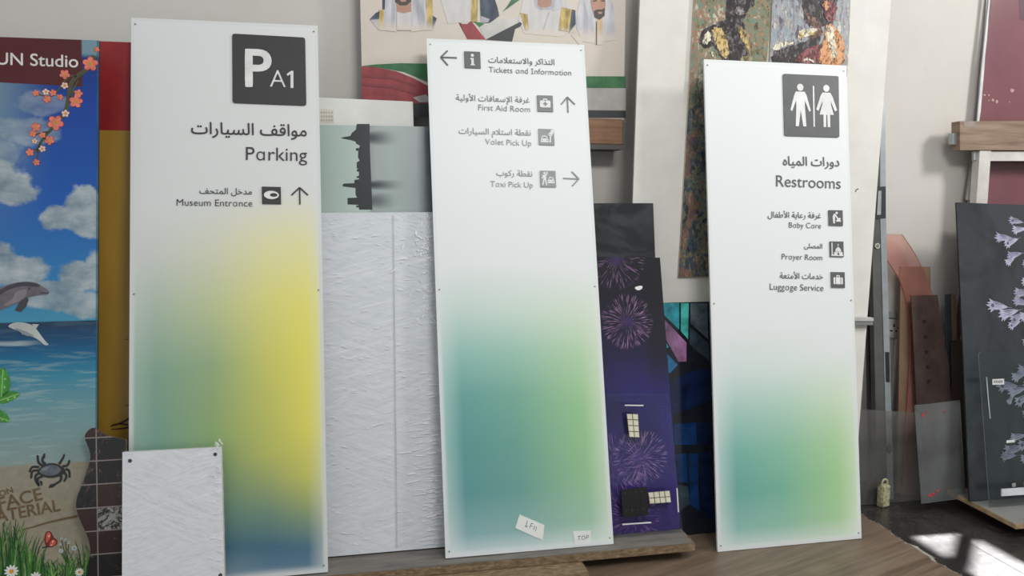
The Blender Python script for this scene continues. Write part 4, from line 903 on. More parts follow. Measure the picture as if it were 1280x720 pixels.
# crab
cd, cs, ch = plain('crab_dark', (46, 46, 50), 0.4), plain('crab_shell', (92, 98, 106), 0.4, 0.5, 0, 0.2, 40), plain('crab_light', (126, 132, 138), 0.4)
bm = bmesh.new()
flat(bm, Pc.uvs(smoothpts([(45, 590), (55, 580), (68, 578), (80, 584), (83, 590), (74, 596), (62, 598), (52, 595)], 2)), 0.0012, 0); flat(bm, Pc.uvs(smoothpts([(48, 589), (57, 582), (68, 580.5), (78, 586), (72, 593), (62, 595), (54, 593)], 2)), 0.0015, 1); flat(bm, Pc.uvs(smoothpts([(52, 585), (62, 582.5), (60, 587), (52, 589)], 2)), 0.0017, 2)
for st in ([(54, 582), (48, 579), (47, 569)], [(57, 580), (52, 576), (56, 567)], [(74, 580), (78, 574), (80, 570)], [(78, 583), (85, 582), (87, 575)], [(49, 584), (40, 583), (37, 590)], [(48, 588), (40, 588), (39, 598)], [(50, 591), (44, 594), (45, 602), (49, 607)], [(82, 586), (87, 588), (87, 597)], [(80, 590), (84, 595), (80, 602)], [(76, 594), (77, 600), (70, 605), (62, 607)], [(54, 595), (46, 598), (49, 608)]):
    ribbon(bm, Pc.uvs(smoothpts(st, 2, False)), 0.0085, 0.0009, 0.00115, 0, (1.0, 0.7))
for st in ([(52, 576), (56, 567), (57, 572)], [(49, 600), (52, 609), (54, 602)], [(72, 603), (62, 607), (60, 610), (68, 609)], [(77, 574), (80, 566), (82, 570)]): flat(bm, Pc.uvs(smoothpts(st, 1)), 0.0013, 0)
link('crab_print', bm, [cd, cs, ch], t)
# butterfly and flowers in the grass
motif('butterfly_print', [(0, smoothpts([(57, 682), (55, 674), (57, 665), (62, 663), (66, 668), (67, 672), (72, 675), (72, 680), (66, 684), (60, 684)], 2)), (1, smoothpts([(57.5, 675), (58, 667), (61.5, 664.5), (64.5, 669), (61, 676), (58, 679)], 1)), (1, smoothpts([(61, 680), (66, 673.5), (70.5, 676), (70, 680), (65, 683)], 1)), (2, [(60, 670), (62.5, 668), (61.5, 672)]), (2, [(65, 676), (68, 675.5), (66, 679)]), (2, [(62, 682), (66, 679.5), (65, 682)]), (3, bar(53, 684.5, 60, 682.5, 1.4))], [plain('butterfly_dark', (112, 40, 34), 0.5), plain('butterfly_orange', (214, 92, 70), 0.5), plain('butterfly_light', (240, 200, 178), 0.5), plain('butterfly_body', (50, 40, 36), 0.5)], t, Pc, 'orange butterfly')
ga, gb, gc = plain('grass_green', (62, 112, 48), 0.6, 0.3, 0, 0.2, 20), plain('grass_dark', (40, 78, 40), 0.6, 0.3, 0, 0.2, 20), plain('grass_light', (112, 150, 84), 0.6, 0.3, 0, 0.2, 20)
bm = bmesh.new(); rnd = random.Random(21)
for i in range(170):
    px = rnd.uniform(-6, 106); hgt = (20 + 52 * max(0, 1 - px / 60) + 16 * max(0, 1 - abs(px - 26) / 30) + 24 * max(0, (px - 76) / 30)) * rnd.uniform(.4, 1.05); y0 = 738; le = rnd.uniform(-16, 18); pxe = px + le
    if pxe > 106: pxe = 106
    pts = [(px, y0), (px + le * .2, y0 - hgt * .45 - 8), (px + le * .55, y0 - hgt * .8 - 14), (pxe, y0 - hgt - 18)]
    ribbon(bm, Pc.uvs(pts), rnd.uniform(0.005, 0.010), 0.0008 + i * 1.2e-6, 0.0010 + i * 1.2e-6, rnd.choice((0, 0, 1, 1, 2)), (1, 0.12))
link('grass_print', bm, [ga, gb, gc], t)
dw, dy_ = plain('daisy_white', (232, 232, 226), 0.5), plain('daisy_yellow', (226, 156, 40), 0.5)
for px, py, r in ((14.5, 714, 9), (44.5, 722, 8), (99.5, 715, 6)):
    bm = bmesh.new(); cx, cz = Pc.uv(px, py); R = r * pxm
    for k in range(11):
        a = k * 2 * pi / 11; flat(bm, circ(cx + cos(a) * R * .6, cz + sin(a) * R * .6, R * .42, 8, R * .17, a), 0.0016, 0)
    flat(bm, circ(cx, cz, R * .32, 10), 0.0019, 1); link('daisy_print', bm, [dw, dy_], t)
bm = bmesh.new()
for px, py, r in ((77, 673, 2), (82, 674.5, 2), (86, 678, 2.4), (75.5, 680.5, 2), (76.5, 688.5, 3.2), (93, 685, 3.8)):
    cx, cz = Pc.uv(px, py); R = r * pxm
    for k in range(5): a = k * 2 * pi / 5; flat(bm, circ(cx + cos(a) * R * .5, cz + sin(a) * R * .5, R * .5, 8), 0.0014, 0)
    ribbon(bm, Pc.uvs([(px, py + 2), (84, 704)]), 0.0018, 0.0008, 0.001, 1)
link('wildflower_print', bm, [plain('wildflower_white', (186, 196, 194), 0.5), gb], t)

Pt = Plane(onY(95, 630, 2.62).x, 2.566, 0.0105, 8)
M = Mat('marble_tile_print', 0.18, 0.5)
gx0 = Pt.uv(121.3, 620)[0]; rows = [Pt.uv(121, y)[1] for y in (547, 577, 606, 635, 664, 693)]
pitch = (rows[0] - rows[-1]) / 5; tu = (M.u - gx0) / (pitch * 1.45); tv = (M.v - rows[0]) / pitch
n1 = M.noise(M.vec(M.u * 11, M.v * 11), 1.0, 6, 0.7, 2.0); n2 = M.noise(M.vec(M.u * 17, M.v * 15), 1.0, 4, 0.6, 1.5)
iu, iv = tu.floor(), tv.floor()
h = M.noise(M.vec(iu * 3.7 + 0.3, iv * 5.3 + 0.7), 1.0, 0)
c = M.mix(h.smooth(0.42, 0.58), (30, 30, 31), (56, 36, 34)); c = M.mix(n1.smooth(0.5, 0.75) * 0.4, c, (84, 54, 50)); vein = (n2 - 0.5).abs().smooth(0.010, 0.002) * n1.smooth(0.5, 0.6)
c = M.mix(vein * 0.7, c, (150, 134, 128))
lt = iu.gt(-0.5) * (iv + 4).abs().smooth(0.6, 0.4)
c2 = M.mix((n1 - 0.5).abs().smooth(0.05, 0.02), (150, 148, 142), (40, 38, 38)); c = M.mix(lt, c, c2)
gr = tu.mod(1.0).smooth(0.02, 0.012).max((tu.mod(1.0)).smooth(0.98, 0.988)).max(tv.mod(1.0).smooth(0.03, 0.02)).max(tv.mod(1.0).smooth(0.97, 0.98))
M.base(M.mix(gr, c, (140, 128, 124))); tilem = M.m
wave = [(109, 715), (112, 700), (113.6, 687), (109.5, 670), (102.5, 656), (94.7, 637), (95.5, 623), (102.5, 606), (106.7, 595), (113.6, 573), (112, 562), (104.5, 546), (110, 537.5), (117, 534), (124, 539.5), (136, 545.5), (157.5, 549.5)]
wu = Pt.uvs(wave); outl = [(wu[0][0] - 0.02, 0), (wu[0][0] - 0.02, wu[0][1] - 0.06)] + smoothpts(wu, 2, False) + [Pt.foot((157.5, 549.5), (157.5, 700))]
panel('tile_sheet', 'dark marble tile sheet with a wavy cut edge beside the beach panel', 'sheet', Pt, outl, 0.008, [tilem, plain('sheet_rim', (92, 82, 76), 0.4)])

Py = Plane(onY(123, 400, 2.85).x, 2.715, 0.0105, 8.4)
t = thing('board', 'red over mustard yellow board standing between the beach panel and parking sign', 'board', Py)
ym = Py.uv(140, 163)[1]; xl_, xr_ = Py.uv(112, 300)[0], Py.uv(171, 300)[0]; zt_ = Py.uv(140, 52)[1]
M = Mat('mustard_paint', 0.35, 0.4); n1 = M.noise(M.vec(M.u * 5, M.v * 1.2), 1.0, 3)
M.base(M.ramp(n1, [(0.35, (156, 120, 46)), (0.65, (180, 142, 58))]))
sheet('yellow_area', [(xl_, 0), (xr_, 0), (xr_, ym), (xl_, ym)], 0.012, [M.m, dark_edge], t)
sheet('red_area', [(xl_, ym + 0.0003), (xr_, ym + 0.0003), (xr_, zt_), (xl_, zt_)], 0.012, [plain('red_paint', (146, 36, 38), 0.4, 0.4, 0, 0.05), dark_edge], t)
frm = plain('print_brown_black', (62, 36, 26), 0.5)
for st, wd in (([(166, 520), (154, 528), (138, 533)], .012), ([(160, 531), (148, 529.5), (140, 531)], .008), ([(162, 534), (150, 536), (139, 536.5)], .008), ([(166, 508), (160, 506), (156, 508)], .005), ([(157, 424.5), (160, 424), (163, 423.5)], .003)):
    bm = bmesh.new(); ribbon(bm, Py.uvs(smoothpts(st, 2, False)), wd, 0.0004, 0.0008, 0, (1, 0.25)); tag(link('frond_print', bm, frm, t), 'dark frond drawing')

# ------------------------------------------------------------------ between tickets and restrooms signs
Pg = Plane(onY(742, 300, 2.98).x, 2.722, ZT + 0.0015, 9)
M = Mat('black_gloss', 0.08, 0.5); n1 = M.noise(M.vec(M.u * 4, M.v * 9), 1, 3, 0.5, 1.5)
M.base(M.ramp(n1, [(0.45, (30, 31, 32)), (0.6, (52, 54, 55))])); M.rmap(n1 * 0.2 + 0.05); gloss = M.m
zt_ = Pg.uv(780, 254)[1]; xr_ = Pg.uv(816.5, 254)[0]
panel('black_panel', 'glossy black panel standing behind the fireworks print', 'panel', Pg, [(Pg.uv(700, 400)[0], 0), (Pg.uv(822, 400)[0], 0), (xr_, zt_), (Pg.uv(700, 254)[0], zt_)], 0.006, [gloss, dark_edge])
Pf = Plane(onY(745, 500, 2.8).x, 2.682, ZT + 0.0015, 9)
M = Mat('fireworks_print', 0.10, 0.5)
n0 = M.noise(M.vec(M.u * 3, M.v * 3), 1, 4)
c = M.ramp((M.v - Pf.uv(780, 640)[1]) / (Pf.uv(780, 322)[1] - Pf.uv(780, 640)[1]), [(0, (58, 44, 112)), (0.2, (54, 44, 122)), (0.45, (44, 38, 108)), (0.62, (34, 28, 62)), (0.85, (26, 23, 33)), (1.0, (30, 26, 34))])
c = M.mix(n0.smooth(0.45, 0.65) * 0.45, c, (30, 27, 44))
c = M.mix(M.u.smooth(Pf.uv(800, 400)[0], Pf.uv(818, 400)[0]) * (M.v.smooth(Pf.uv(800, 520)[1], Pf.uv(800, 420)[1])) * 0.8, c, (28, 26, 32))
for cx, cy, R, k, col in ((784, 402, 40, 64, (168, 126, 166)), (770, 324, 44, 46, (140, 106, 146)), (800, 572, 42, 60, (184, 148, 190)), (768, 585, 50, 50, (156, 116, 186)), (790, 648, 44, 54, (146, 98, 170))):
    u0, v0 = Pf.uv(cx, cy); Rm = R * pxm * 1.18
    dx, dy = M.u - u0, M.v - v0; r = (dx * dx + dy * dy).sqrt() / Rm; a = dy.atan2(dx)
    st = M.noise(M.vec(a * (k / 6.283), r * 1.2, cx * 0.37), 2.2, 2, 0.5, 0.15); fl = M.noise(M.vec(M.u * 60, M.v * 60, 0), 1, 2)
    m = st.smooth(0.53, 0.66) * r.smooth(1.0, 0.8) * (r.smooth(0.1, 0.35) * 0.75 + 0.25) * (fl * 0.5 + 0.6)
    c = M.mix(m.clamp() * 0.9, c, col); c = M.mix(r.smooth(0.35, 0.0) * 0.25, c, (96, 70, 150))
M.base(c); fwm = M.m
tl_, tr_ = Pf.uv(742, 320), Pf.uv(825, 322)
fb = Pf.foot((825, 322), (850.5, 660))
t, o = panel('fireworks_print', 'tall purple and black fireworks print standing on the end of the plank', 'print', Pf, [(Pf.uv(700, 400)[0], 0), fb, tr_, (Pf.uv(700, 320)[0], tl_[1])], 0.006, [fwm, dark_edge])
bm = bmesh.new(); flat(bm, Pf.uvs(smoothpts([(792, 359), (803, 356.5), (803, 361), (797, 363.5)], 1)), 0.0006); link('chip_mark', bm, plain('chip_white', (232, 232, 230), 0.6), t)
# clear acrylic cut sheet in front of it with white pads
Px = Plane(onY(755, 580, 2.75).x, 2.655, ZT + 0.0022, 9)
sheet_t, o = panel('acrylic_sheet', 'clear acrylic sheet with white foam pads standing before the fireworks print', 'sheet', Px, [Px.foot((742, 492), (754, 640)), Px.foot((835.5, 492.5), (852.5, 661)), Px.uv(835.5, 492.5), Px.uv(742, 492)], 0.004, [clear('acrylic_clear', tint=(252, 253, 253), solid=0.008), plain('acrylic_rim', (130, 150, 150), 0.2)])
padm = plain('foam_pad', (214, 210, 188), 0.8); gapm = plain('pad_gap', (110, 104, 90), 0.8)
for q, nx, nz in (([(783, 517), (797.5, 517.5), (799.5, 547), (786.5, 546.5)], 2, 4), ([(810, 615.5), (837, 613), (839, 628), (812, 630)], 4, 2)):
    a, b, c_, d = Px.uvs(q, 0.002); bm = bmesh.new(); prism(bm, [d, c_, b, a], 0.0004, 0.0015); fr = link('pad_strip', bm, gapm, sheet_t)
    for i in range(nx):
        for j in range(nz):
            def at(u, v): return tuple((a[k] * (1 - u) + b[k] * u) * (1 - v) + (d[k] * (1 - u) + c_[k] * u) * v for k in (0, 1))
            g_ = 0.08; u0, u1, v0, v1 = (i + g_) / nx, (i + 1 - g_) / nx, (j + g_) / nz, (j + 1 - g_) / nz
            bm = bmesh.new(); prism(bm, [at(u0, v1), at(u1, v1), at(u1, v0), at(u0, v0)], 0.0016, 0.004); link('foam_pad', bm, padm, fr)
bm = bmesh.new(); q = Px.uvs([(775.5, 612), (807.5, 609), (809.5, 643), (777.5, 646)], 0.003); prism(bm, [q[3], q[2], q[1], q[0]], 0.0004, 0.012)
vent = link('black_bracket', bm, plain('black_plastic', (12, 14, 13), 0.5), sheet_t)
for i in range(4):
    for py in (616.5, 638.5):
        x, z = Px.uv(781 + i * 7 + (py - 616) * .08, py - i * .6, 0.012); bm = bmesh.new(); disc(bm, x, z, 0.0032, 0.0121, 0.0135, 0, 10); link('rivet', bm, plain('rivet_dark', (58, 64, 62), 0.4, 0.5, 0.3), vent)
bm = bmesh.new(); 
for i in range(3): ribbon(bm, Px.uvs([(785.5 + i * 7.2, 614), (787 + i * 7.2, 643)]), 0.002, 0.0121, 0.0125)
link('groove', bm, plain('groove_black', (12, 13, 13), 0.5), vent)
for q in ([(781, 506.5), (804, 506.8)], [(778, 655.5), (813.5, 653)], [(846, 610), (848, 640)]):
    bm = bmesh.new(); ribbon(bm, Px.uvs(q, 0.001), 0.0045, 0.0004, 0.003); link('white_strip', bm, plain('strip_white', (222, 222, 218), 0.5), sheet_t)

Pv = Plane(onY(827, 500, 2.85).x, 2.770, 0.0105, 8)
M = Mat('stained_glass_print', 0.12, 0.5); n1 = M.noise(M.obj, 9, 4)
M.base(M.ramp(n1, [(0.3, (20, 24, 32)), (0.7, (34, 38, 48))])); sgm = M.m
xa, xb, zt_ = Pv.uv(822, 450)[0], Pv.uv(905, 450)[0], Pv.uv(850, 378)[1]
t, o = panel('stained_glass_print', 'dark stained glass print with teal and pink facets, left of the restrooms sign', 'print', Pv, [(xa, 0), (xb, 0), (xb, zt_), (xa, zt_)], 0.006, [sgm, dark_edge])
cols = {'teal': (40, 150, 166), 'aqua': (70, 168, 160), 'blue': (38, 110, 158), 'pink': (142, 100, 138), 'grey': (84, 98, 106), 'slate': (54, 66, 76), 'deep': (20, 52, 98), 'navy': (18, 32, 66), 'green': (46, 118, 122)}
gm = {k: plain('glass_' + k, v, 0.12, 0.5, 0, 0.28, 16) for k, v in cols.items()}
for k, pts in (('teal', [(828, 379), (849, 379), (849, 412), (828, 392)]), ('aqua', [(851, 379), (861, 379), (860, 424), (851, 414)]), ('grey', [(863, 379), (884, 379), (885, 424), (863, 404)]), ('slate', [(862, 408), (886, 430), (887, 452), (862, 430)]), ('pink', [(829, 398), (858, 428), (858, 452), (848, 452), (830, 420)]), ('blue', [(830, 438), (847, 456), (838, 466), (832, 468)]),
               ('teal', [(830, 424), (836, 434), (831, 436)]), ('deep', [(842, 530), (870, 528), (871, 556), (843, 556)]), ('navy', [(872, 528), (889, 528), (890, 556), (872, 556)]), ('deep', [(843, 568), (858, 567), (860, 604), (845, 602)]), ('deep', [(861, 567), (872, 567), (874, 640), (862, 630)]), ('navy', [(875, 566), (890, 566), (891, 650), (877, 645)]), ('slate', [(846, 606), (860, 608), (862, 630), (848, 640)]), ('navy', [(838, 480), (850, 470), (880, 460), (887, 462), (888, 500), (840, 520)])):
    bm = bmesh.new(); flat(bm, Pv.uvs(pts), 0.0006); link('facet', bm, gm[k], t)
# ------------------------------------------------------------------ right: profiles, offcuts and acrylic by the wall
alu, alu_d, alu_l = plain('aluminium', (172, 176, 178), 0.35, 0.5, 0.5), plain('aluminium_dark', (96, 96, 92), 0.3, 0.5, 0.4, 0.12, 8), plain('aluminium_light', (150, 155, 158), 0.4, 0.5, 0.2)
Pj = Plane(onY(1100, 400, 3.07).x, 2.956, 0.0032, 7.0)
def ext(P, a, b, px_top): return P.uv(*px_top)
t = thing('door_frame_profile', 'tall grey aluminium door profile with a lock box and round bolt leaning on the wall', 'metal profile', Pj)
top_y = 120
bm = bmesh.new(); prism(bm, [Pj.foot((1093, 420), (1096.5, 600)), Pj.foot((1104, 420), (1107.5, 560)), Pj.uv(1099.5, 268), Pj.uv(1089.5, 268)], -0.03, 0.0, 0); link('web', bm, alu_d, t)
bm = bmesh.new(); a_, b_ = Pj.foot((1104.2, 420), (1107.7, 560)), Pj.foot((1111.5, 420), (1116, 600))
prism(bm, [a_, b_, Pj.uv(1107, 268), Pj.uv(1106, 130), Pj.uv(1100, 130), Pj.uv(1099.7, 268)], -0.03, 0.003, 0); link('flange', bm, alu_l, t)
bm = bmesh.new(); prism(bm, Pj.uvs([(1093, 234), (1106.5, 233), (1106.5, 273), (1091, 274)]), -0.028, 0.004, 0); lk = link('lock_box', bm, plain('lock_black', (38, 40, 42), 0.4), t)
bm = bmesh.new(); prism(bm, Pj.uvs([(1096.5, 239), (1100.5, 238.5), (1100, 268.5), (1095, 269)]), 0.0042, 0.007, 0); link('latch_plate', bm, alu_l, lk)
x, z = Pj.uv(1096, 307.5); bm = bmesh.new(); disc(bm, x, z, 0.0125, 0.0005, 0.006, 0, 22); disc(bm, x, z, 0.0075, 0.006, 0.0075, 1, 18); link('round_bolt', bm, [plain('bolt_cream', (196, 194, 180), 0.4), plain('bolt_brass', (120, 116, 100), 0.4)], t)
bm = bmesh.new(); prism(bm, Pj.uvs([(1105.6, 440), (1110.8, 440), (1111.6, 477.5), (1106.8, 477.5)]), 0.0032, 0.0045, 0); link('lock_slot', bm, plain('slot_black', (30, 32, 32), 0.5), t)
x, z = Pj.uv(1110.5, 561); bm = bmesh.new(); disc(bm, x, z, 0.013, 0.0032, 0.005, 0, 20, 0.021); disc(bm, x, z, 0.007, 0.005, 0.0056, 1, 16, 0.013); link('keyhole_ring', bm, [plain('ring_dark', (70, 66, 66), 0.4), plain('ring_hole', (108, 104, 104), 0.5)], t)
Pj2 = Plane(onY(1088, 450, 3.12).x, 3.075, 0.0032, 3.0)
t = thing('metal_profile', 'dark metal profile half hidden between the white board and the aluminium profile', 'metal profile', Pj2)
ps = [Pj2.foot((1085, 440), (1087.5, 560)), Pj2.foot((1093.5, 440), (1098, 560)), Pj2.uv(1092.5, 330), Pj2.uv(1084, 330)]
bm = bmesh.new(); prism(bm, ps, -0.02, 0.0); link('channel', bm, plain('profile_dark', (70, 72, 72), 0.35, 0.5, 0.3), t)
bm = bmesh.new(); ribbon(bm, Pj2.uvs([(1089, 400), (1090, 450), (1091.5, 520)]), 0.005, 0.0003, 0.003); tag(link('shine_strip', bm, alu_l, t), 'shine drawn as a bright strip')  # the metal's shine, put in as a light-coloured strip
Pr = Plane(onY(1068, 402, 2.871).x, 2.871, onY(1068, 402, 2.871).z, 0)
t = thing('flat_bar', 'short grey metal bar end sticking out beside the restrooms sign', 'bar', Pr)
bm = bmesh.new(); prism(bm, Pr.uvs([(1030, 397), (1092, 397.3), (1092, 401.5), (1030, 401)]), -0.022, 0.0); link('upper_flange', bm, plain('bar_light', (190, 190, 186), 0.5), t)
bm = bmesh.new(); prism(bm, Pr.uvs([(1030, 401.4), (1092, 401.9), (1092, 406.5), (1030, 406)]), -0.022, -0.003); link('lower_flange', bm, plain('bar_dark', (132, 132, 128), 0.5), t)

# socket, trunking and conduit on the wall
Pz = Plane(onY(1112, 410, 3.198).x, 3.1985, onY(1112, 410, 3.2).z, 0)
sk = plain('socket_white', (214, 212, 210), 0.35, 0.5); hole = plain('socket_hole', (44, 42, 42), 0.6)
t = thing('wall_socket', 'white wall socket half hidden behind the aluminium profile', 'socket', Pz)
q = [(1103, 397), (1126.5, 398.5), (1125.6, 422.5), (1103, 421.5)]; sheet('plate', Pz.uvs(q), 0.012, sk, t, 0.012, 0.002)
for pts in ([(1116.6, 405), (1118.4, 405), (1118.4, 409), (1116.6, 409)], [(1112.2, 412.4), (1115.6, 412.8), (1115.6, 414.4), (1112.2, 414)], [(1119.2, 413.2), (1121.5, 412.8), (1121.5, 414.6), (1119.2, 415)], [(1121.6, 408.6), (1123.8, 408.6), (1123.8, 411.4), (1121.6, 411.4)]):
    bm = bmesh.new(); prism(bm, Pz.uvs(pts, 0.012), 0.0121, 0.0126); link('pin_hole', bm, hole, t)
bm = bmesh.new(); prism(bm, Pz.uvs([(1100, 389), (1121, 390), (1120.6, 397.2), (1100, 396)]), 0.0, 0.02)
o = link('cable_trunking', bm, plain('trunking_grey', (168, 168, 166), 0.5)); o.matrix_world = Pz.m
tag(o, 'short grey trunking bar on the wall just above the socket', 'trunking')
x = Pz.uv(1116, 500)[0]; bm = bmesh.new(); bmesh.ops.create_cone(bm, cap_ends=True, segments=16, radius1=0.009, radius2=0.009, depth=1.0)
zt_ = onY(1116, 423, 3.19).z; 
for v in bm.verts: v.co.z = (v.co.z + 0.5) * (zt_ - 0.004) + 0.002
o = link('conduit_pipe', bm, plain('conduit_white', (198, 198, 196), 0.4), smooth=True); o.location = (onY(1116, 500, 3.19).x, 3.189, 0); tag(o, 'thin white conduit pipe running down the wall below the socket', 'pipe')

# brown boards, red band, dark strip, stacked offcuts
Pm = Plane(onY(1130, 480, 3.0).x, 3.020, 0.0022, 6)
M = Mat('brown_fibreboard', 0.7, 0.3); n1 = M.noise(M.vec(M.u * 30, M.v * 5), 1, 4); M.base(M.ramp(n1, [(0.35, (140, 114, 92)), (0.65, (160, 131, 107))])); mdf = M.m
panel('brown_board', 'tall plain brown board leaning on the wall right of the socket', 'board', Pm, [Pm.foot((1124.5, 400), (1121.5, 600)), Pm.foot((1163, 350), (1166, 600)), Pm.uv(1163, 333.5), Pm.uv(1126, 333)], 0.012, [mdf, plain('fibreboard_edge', (104, 84, 68), 0.8)])
Pd = Plane(onY(1130, 400, 2.99).x, 2.993, 0.0014, 7)
red = clear('acrylic_red', tint=(250, 236, 232), solid=0.22, body=(222, 168, 158)); redrim = plain('red_rim', (196, 112, 102), 0.25)
outer = smoothpts([(1128, 293), (1143, 315), (1152, 333), (1160, 351), (1167, 372), (1172, 396), (1176, 430), (1178, 480)], 2, False)
inner = smoothpts([(1136, 480), (1139, 430), (1137, 396), (1131, 366), (1124, 348), (1116, 335), (1104, 318)], 2, False)
rp = Pd.uvs(outer) + [Pd.foot((1178, 430), (1179, 480))] + [Pd.foot((1139, 430), (1136, 480))] + Pd.uvs(inner) + Pd.uvs([(1096, 306), (1100, 292.5)])
panel('acrylic_band', 'curved translucent red acrylic band leaning over the brown board', 'acrylic offcut', Pd, rp, 0.005, [red, redrim])
Ph = Plane(onY(1150, 440, 2.95).x, 2.945, 0.0014, 7)
strip = clear('acrylic_brown', tint=(190, 168, 158), solid=0.6, body=(110, 94, 88))
sp_ = [Ph.foot((1138.5, 400), (1144, 494)), Ph.foot((1185, 440), (1189, 494)), Ph.uv(1186, 454), Ph.uv(1181, 426), Ph.uv(1175.5, 398), Ph.uv(1172, 368.5), Ph.uv(1139, 369.5)]
t, o = panel('perforated_strip', 'dark brown acrylic strip with a column of holes before the red band', 'acrylic offcut', Ph, sp_, 0.005, [strip, plain('strip_rim', (58, 46, 44), 0.3)])
for k, (px, py) in enumerate(((1155.5, 402), (1156.7, 421), (1158, 440), (1159.2, 458.5), (1160.3, 477))):
    x, z = Ph.uv(px, py); bm = bmesh.new(); disc(bm, x, z, 0.0085, 0.0002, 0.001, 0, 16); link('hole', bm, plain('hole_dark', (34, 28, 28), 0.7), t)
Pe = Plane(onY(1186, 440, 3.02).x, 3.010, 0.0014, 6)
for label, q, th, m in (('narrow blue-grey plastic offcut standing left of the black flower panel', [(1182, 368), (1190.5, 367.5), (1193, 600), (1186, 600)], 0.006, plain('offcut_blue_grey', (84, 92, 98), 0.45)),
                        ('slim tan wooden offcut standing beside the black flower panel', [(1190.8, 369), (1195.5, 369), (1196, 404), (1191.5, 405)], 0.01, plain('offcut_tan', (146, 120, 98), 0.6))):
    P_ = Pe if 'blue' in label else Plane(onY(1192, 400, 3.0).x, 2.998, 0.0018, 6)
    pts = [P_.foot(q[0], q[3]), P_.foot(q[1], q[2]), P_.uv(*q[1]), P_.uv(*q[0])]
    bm = bmesh.new(); prism(bm, pts, -th, 0); o = link('offcut', bm, m); o.matrix_world = P_.m; tag(o, label, 'offcut')
Pu = Plane(onY(1190, 500, 2.97).x, 2.965, 0.0014, 6)
panel('dark_sheet', 'dark brown sheet standing between the perforated strip and the black flower panel', 'sheet', Pu, [Pu.foot((1186, 500), (1189, 600)), Pu.foot((1213, 500), (1216, 600)), Pu.uv(1210, 425), Pu.uv(1189, 425)], 0.006, [plain('dark_brown_gloss', (88, 79, 74), 0.25, 0.5), dark_edge])
# two clear acrylic sheets
rim = plain('acrylic_rim_grey', (150, 158, 156), 0.25); ac = clear('acrylic_clear_grey', tint=(236, 238, 237), solid=0.26, body=(150, 153, 152))
Pw1 = Plane(onY(1075, 560, 2.95).x, 2.930, 0.0014, 6)
panel('acrylic_sheet', 'wide faint clear acrylic sheet standing before the aluminium profile', 'sheet', Pw1, [Pw1.foot((1062, 511), (1062, 620)), Pw1.foot((1150, 516), (1155, 610)), Pw1.uv(1150, 516), Pw1.uv(1062, 511)], 0.004, [clear('acrylic_faint', tint=(240, 241, 240), solid=0.16, body=(156, 153, 150)), rim])
Pw2 = Plane(onY(1150, 560, 2.85).x, 2.800, 0.0014, 7)
t, o = panel('acrylic_sheet', 'small clear acrylic sheet with red tape spots, left of the black flower panel', 'sheet', Pw2, [Pw2.uv(1152.5, 629.5), Pw2.uv(1207, 622.5), Pw2.uv(1200, 500.5), Pw2.uv(1144, 507)], 0.005, [ac, rim])
zmin = min(Pw2.uv(1152.5, 629.5)[1], Pw2.uv(1207, 622.5)[1])
rt = plain('red_tape', (206, 52, 62), 0.5, 0.4, 0, 0.15, 60); rt2 = plain('red_tape_faint', (150, 62, 66), 0.5)
for px, py, r, m in ((1153.5, 518.5, .009, rt), (1158, 515.5, .006, rt2), (1180, 514.5, .006, rt2), (1163, 619, .010, rt), (1172.5, 613.5, .007, rt), (1167, 617, .007, rt), (1184, 610.5, .005, rt2), (1205.5, 609.5, .003, rt2)):
    x, z = Pw2.uv(px, py); rr = random.Random(px); bm = bmesh.new()
    flat(bm, smoothpts([(x + r * cos(a) * rr.uniform(.6, 1.2), z + r * sin(a) * rr.uniform(.6, 1.2)) for a in [i * pi / 3.5 for i in range(7)]], 1), 0.0006); link('tape_spot', bm, m, t)

# padlock on the floor
pb_ = onz(1104, 633, 0.0)
M = Mat('speckled_cream', 0.5, 0.4); n1 = M.noise(M.obj, 55, 4, 0.6, 1.0); M.base(M.ramp(n1, [(0.38, (120, 116, 92)), (0.5, (176, 170, 136)), (0.66, (206, 200, 170))])); M.bump(n1, 0.3, 0.002)
t = thing('padlock', 'speckled cream padlock standing on the dark floor behind the restrooms sign', 'padlock', loc=(pb_.x, pb_.y + 0.002, 0.0005)); t.rotation_euler = (0, 0, radians(12))
bm = bmesh.new(); box(bm, -0.025, 0.025, -0.016, 0.016, 0.0, 0.098, 0, 0.005); link('body', bm, M.m, t)
bm = bmesh.new(); pth = [(0.016 * cos(a) + 0.003, 0.100 + 0.017 * sin(a) + 0.006) for a in [pi * i / 12 for i in range(13)]]; pth = [(pth[0][0], 0.09)] + pth + [(pth[-1][0], 0.09)]
prev = None
for (x, z) in pth:
    i = pth.index((x, z)); a = pth[max(0, i - 1)]; b = pth[min(len(pth) - 1, i + 1)]; d = Vector((b[0] - a[0], 0, b[1] - a[1])).normalized(); n_ = Vector((-d.z, 0, d.x))
    ring = [bm.verts.new(Vector((x, 0, z)) + n_ * 0.0042 * cos(k * pi / 4) + Vector((0, 0.0042 * sin(k * pi / 4), 0))) for k in range(8)]
    if prev:
        for k in range(8): bm.faces.new((prev[k], prev[(k + 1) % 8], ring[(k + 1) % 8], ring[k]))
    prev = ring
bmesh.ops.recalc_face_normals(bm, faces=bm.faces); link('shackle', bm, plain('shackle_cream', (184, 182, 142), 0.4), t, True)

